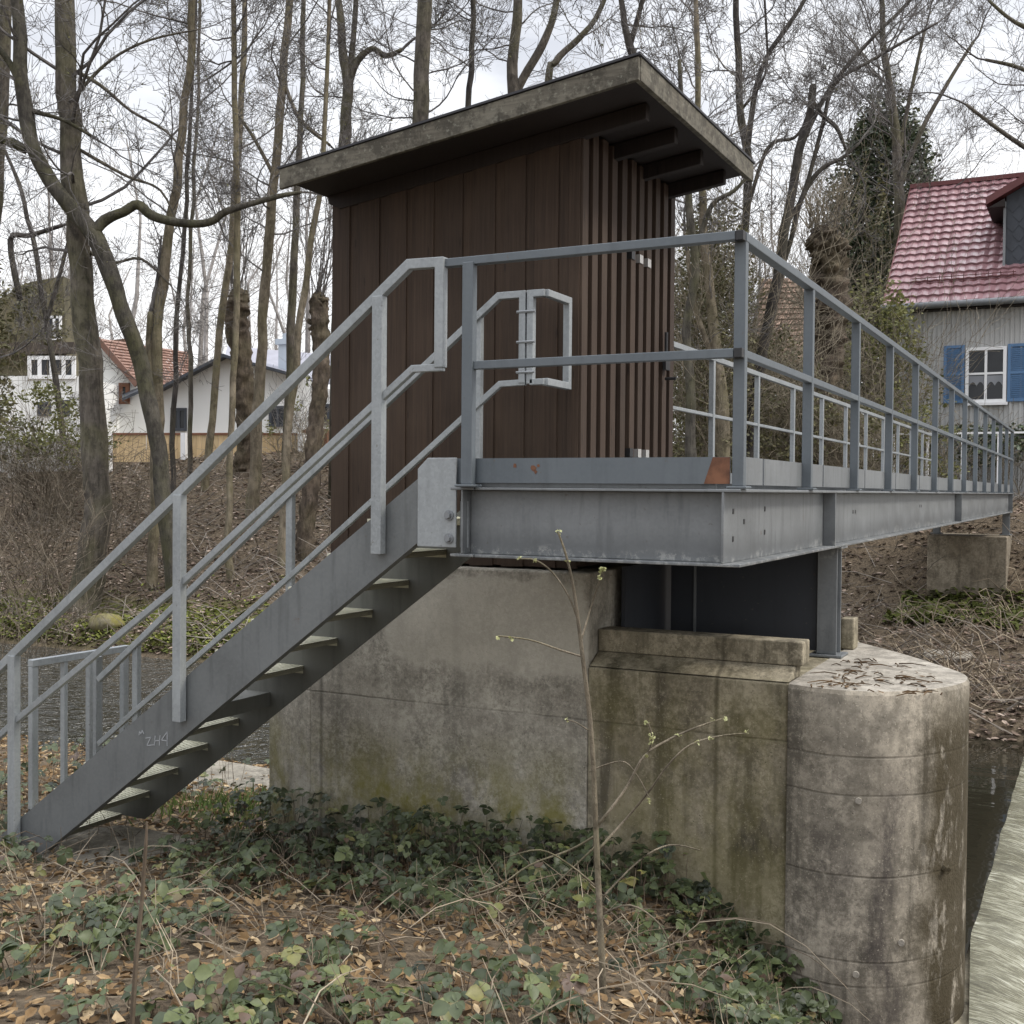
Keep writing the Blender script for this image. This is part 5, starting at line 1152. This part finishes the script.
def bramble_at(x, y, hmax, size=1.0, tb=0.5):
    z = H(x, y); h_ = hmax * rnd() ** 1.3
    p = V((x, y, z + 0.02 + h_)); d = V((U(-1, 1), U(-1, 0.6), U(-.35, .35))).normalized(); nn = (UP + rv(0.55) + V((0.1, -0.35, 0))).normalized(); nn = (nn - d * nn.dot(d)).normalized()
    compound(p, d, nn, (U(0.022, 0.05) if rnd() < 0.35 else U(0.042, 0.076)) * size, min(1, max(0, random.gauss(tb, 0.25))))
    q = V((x + U(-.06, .06), y + U(-.06, .06), z)); m1 = q.lerp(p, .6) + V((0, 0, 0.02)); cn.tube([q, m1, p - d * 0.02], [0.0025, 0.002, 0.0012], 3, t=U(.1, .6), cap=False)
cnt = 0
while cnt < 1300:          # thick band along the foot of the pier
    x = U(-5.1, -1.15); y = 6.1 - abs(random.gauss(0, 0.55)) - 0.02; w = 0.45 + noise.noise(V((x * 1.5, 1, 1)))
    if rnd() > 0.45 + w: continue
    hh = (0.38 if x < -3.3 else 0.30) * max(0.35, 1 - (6.1 - y) * 0.6) * (0.55 if x > -2.0 else 1.0)
    bramble_at(x, y, hh, tb=0.44); cnt += 1
cnt = 0
while cnt < 560:          # patches in the foreground
    x, y = U(-6.6, -0.3), U(2.7, 5.4); p = gp(x, y)
    if not in_view(p, 120): continue
    if noise.noise(V((x * 1.3 + 3, y * 1.3, 4))) < 0.16: continue
    bramble_at(x, y, 0.17, tb=0.55); cnt += 1
for k in range(220): bramble_at(U(-1.5, -0.75), U(4.3, 5.4), 0.16, tb=0.55)
for k in range(330): bramble_at(U(-9.0, -6.4), U(5.0, 8.2), 0.35, tb=0.5)
cnt = 0
while cnt < 300:          # thicker patch at the lower left
    x, y = U(-4.8, -2.2), U(2.7, 4.1); p = gp(x, y)
    if not in_view(p, 80): continue
    if noise.noise(V((x * 1.7, y * 1.7, 9))) < 0.05: continue
    bramble_at(x, y, 0.15, size=1.05, tb=0.66); cnt += 1
bo = bl.build('bramble', M['bramble'], tint=True, smooth=True); kind(bo, 'stuff', 'low dark green bramble growth along the pier foot and in the foreground', 'bramble')
for k in range(190):
    x, y = U(-6.5, -0.6), U(2.8, 6.0); p = gp(x, y, 0.01)
    if not in_view(p, 60): continue
    L = U(0.2, 0.9); a = U(0, 6.28); d = V((math.cos(a), math.sin(a), 0)); up_ = U(0.02, 0.28) * L
    pts = [p + d * L * u + V((0, 0, up_ * 4 * u * (1 - u) + 0.004)) + rv(0.012) for u in (0, .2, .4, .6, .8, 1)]
    if max(q.y for q in pts) > 6.05: continue
    cn.tube(pts, [0.0035, 0.0034, 0.003, 0.0027, 0.002, 0.0014], 4, t=rnd(), cap=False)
for k in range(620):        # dry upright stalks and grass
    x, y = U(-6.8, -1.0), U(3.0, 6.05); p = gp(x, y)
    if not in_view(p, 60): continue
    h_ = U(0.05, 0.30); d = V((U(-.5, .5), U(-.5, .3), 1))
    cn.tube([p, p + d * h_ * .5 + rv(.01), p + d * h_ + V((U(-.08, .08), U(-.08, .02), -0.02))], [0.003, 0.0022, 0.0012], 3, t=U(.4, 1), cap=False)
for (cx, cy, n_) in ((-3.9, 3.55, 60), (-5.9, 4.6, 90), (-2.35, 5.0, 90), (-3.2, 4.7, 40)):      # straw-like dead canes
    for k in range(n_):
        x, y = random.gauss(cx, .4), random.gauss(cy, .3); p = gp(x, y, 0.01); a = U(0, 6.28); L = U(.12, .5); d = V((math.cos(a), math.sin(a), U(.05, .6)))
        cn.tube([p, p + d * L * .55, p + d * L + V((0, 0, -.12 * L))], [0.0025, 0.002, 0.001], 3, t=U(.3, 1), cap=False)
kind(cn.build('dry_stems', M['straw'], tint=True), 'stuff', 'tangle of dry brown stems and bramble canes on the foreground ground', 'dry stems')

# ================================================================== sapling in front of the pier and a dry stalk
g = G(602, 1000); ds = g.dot(CF) + 0.05
sp = thing('sapling', g, 'thin budding sapling growing in front of the concrete pier', 'sapling')
b = MB(); bd = MB()
def sprig(path, wob_=0.05, budn=0):
    P, Rr = [], []
    off = 0
    for i, (x, y, w) in enumerate(path): off += U(-wob_, wob_) if i else 0; P.append(at(x, y, ds + off)); Rr.append(max(0.0016, w * 0.6 / 2 / F * ds))
    P, Rr = spline(P, Rr); b.tube(P, Rr, 8 if Rr[0] > 0.006 else 5)
    for k in range(budn):
        i = len(P) - 1 if k == 0 else random.randrange(len(P) // 3, len(P)); q = P[i] + rv(0.004)
        for j in range(5): leaf(bd, q + rv(0.008), U(0.007, 0.013), rnd(), 0.8)
    return P
sprig([(603, 1010, 12), (602, 960, 11), (598, 880, 10), (596, 830, 9), (593, 760, 8), (589, 710, 8), (583, 660, 7), (578, 620, 6), (573, 585, 5), (566, 555, 4), (558, 532, 3)], 0.015, 2)
sprig([(583, 657, 4), (560, 650, 4), (530, 640, 3), (498, 636, 3)], 0.05, 2)
sprig([(578, 620, 4), (568, 595, 3), (552, 572, 3), (535, 560, 3), (519, 559, 2)], 0.05, 2)
sprig([(581, 640, 4), (590, 610, 3), (597, 588, 3), (603, 570, 2)], 0.05, 6)
sprig([(594, 830, 6), (610, 810, 5), (628, 785, 5), (645, 755, 4), (672, 738, 4), (700, 726, 3), (724, 718, 2)], 0.08, 4)
sprig([(648, 752, 3), (652, 738, 3), (648, 722, 2)], 0.02, 4)
sprig([(598, 850, 5), (625, 820, 4), (650, 790, 4), (668, 765, 3), (690, 745, 3), (720, 736, 3), (748, 733, 2)], 0.08, 3)
sprig([(589, 772, 3), (605, 765, 3), (625, 762, 2), (640, 780, 2), (650, 800, 2)], 0.05, 1)
sprig([(588, 730, 3), (575, 722, 2), (566, 720, 2)], 0.03, 1)
sprig([(596, 835, 4), (570, 850, 4), (530, 865, 3), (500, 885, 3), (470, 895, 2)], 0.08, 0)
sprig([(597, 845, 4), (560, 880, 3), (520, 920, 3), (490, 960, 2)], 0.1, 0)
sprig([(600, 900, 4), (640, 860, 3), (670, 845, 3), (700, 850, 2)], 0.1, 0)
sprig([(600, 890, 4), (570, 865, 3), (540, 850, 3), (505, 858, 2)], 0.1, 0)
sprig([(601, 915, 4), (630, 905, 3), (660, 925, 3), (675, 960, 2)], 0.1, 0)
b.build('stem', M['bark_tan'], sp, smooth=True); bd.build('buds', M['bud'], sp, tint=True)
g = G(132, 1030); sd_ = g.dot(CF)
stk = MB(); stk.tube([at(131, 1040, sd_), at(136, 960, sd_), at(142, 900, sd_ + .02), at(146, 845, sd_), at(147, 822, sd_)], [0.009, 0.0085, 0.0075, 0.006, 0.003], 7, wob=0.3, t=0.3)
tag(stk.build('dry_stalk', M['straw'], tint=True), 'single upright brown dry stalk at the lower left in front of the staircase foot', 'stalk')

# ================================================================== light, sky, render
w = bpy.data.worlds.new('World'); scene.world = w; w.use_nodes = True
nt = w.node_tree; bg = nt.nodes['Background']
SUN_EL, SUN_AZ = R(46), R(75)          # azimuth from +Y towards +X
sky = nt.nodes.new('ShaderNodeTexSky'); sky.sky_type = 'NISHITA'; sky.sun_disc = False; sky.sun_elevation = SUN_EL; sky.sun_rotation = SUN_AZ; sky.air_density = 1.0; sky.dust_density = 2.5
tc = nt.nodes.new('ShaderNodeTexCoord'); mp = nt.nodes.new('ShaderNodeMapping'); mp.inputs['Scale'].default_value = (1, 1, 2.6); nt.links.new(tc.outputs['Generated'], mp.inputs[0])
n1 = nt.nodes.new('ShaderNodeTexNoise'); n1.inputs['Scale'].default_value = 4.2; n1.inputs['Detail'].default_value = 7; n1.inputs['Roughness'].default_value = 0.55; n1.inputs['Distortion'].default_value = 0.4; nt.links.new(mp.outputs[0], n1.inputs['Vector'])
rp = nt.nodes.new('ShaderNodeValToRGB'); rp.color_ramp.elements[0].position = 0.36; rp.color_ramp.elements[0].color = (4.9, 5.1, 5.6, 1); rp.color_ramp.elements[1].position = 0.66; rp.color_ramp.elements[1].color = (8.2, 8.3, 8.5, 1)
nt.links.new(n1.outputs['Fac'], rp.inputs[0])
# brighter, whiter cloud towards the horizon
sx = nt.nodes.new('ShaderNodeSeparateXYZ'); nt.links.new(tc.outputs['Generated'], sx.inputs[0])
hz = nt.nodes.new('ShaderNodeMapRange'); hz.inputs[1].default_value = 0.0; hz.inputs[2].default_value = 0.38; hz.inputs[3].default_value = 1.0; hz.inputs[4].default_value = 0.0; nt.links.new(sx.outputs[2], hz.inputs[0])
mx0 = nt.nodes.new('ShaderNodeMix'); mx0.data_type = 'RGBA'; nt.links.new(hz.outputs[0], mx0.inputs[0]); nt.links.new(rp.outputs[0], mx0.inputs[6]); mx0.inputs[7].default_value = (9.8, 9.8, 9.8, 1)
mx1 = nt.nodes.new('ShaderNodeMix'); mx1.data_type = 'RGBA'; mx1.inputs[0].default_value = 0.93; nt.links.new(sky.outputs[0], mx1.inputs[6]); nt.links.new(mx0.outputs[2], mx1.inputs[7])
# an overcast sky is brightest overhead
zn = nt.nodes.new('ShaderNodeMapRange'); zn.inputs[1].default_value = 0.42; zn.inputs[2].default_value = 1.0; zn.inputs[3].default_value = 1.0; zn.inputs[4].default_value = 3.4; nt.links.new(sx.outputs[2], zn.inputs[0])
ml = nt.nodes.new('ShaderNodeVectorMath'); ml.operation = 'SCALE'; nt.links.new(mx1.outputs[2], ml.inputs[0]); nt.links.new(zn.outputs[0], ml.inputs['Scale'])
nt.links.new(ml.outputs[0], bg.inputs[0]); bg.inputs[1].default_value = 0.1
sl = bpy.data.lights.new('sun', 'SUN'); sl.energy = 1.5; sl.angle = R(11); sl.color = (1.0, 0.94, 0.84)
so_ = bpy.data.objects.new('sun', sl); COL.objects.link(so_)
dv = V((math.sin(SUN_AZ) * math.cos(SUN_EL), math.cos(SUN_AZ) * math.cos(SUN_EL), math.sin(SUN_EL)))
so_.rotation_euler = dv.to_track_quat('Z', 'Y').to_euler(); so_.location = (20, 20, 40)
scene.view_settings.view_transform = 'Standard'; scene.view_settings.look = 'None'; scene.view_settings.exposure = 0.65; scene.view_settings.gamma = 1
scene.render.engine = 'CYCLES'; scene.cycles.max_bounces = 6; scene.cycles.diffuse_bounces = 3; scene.cycles.transparent_max_bounces = 4
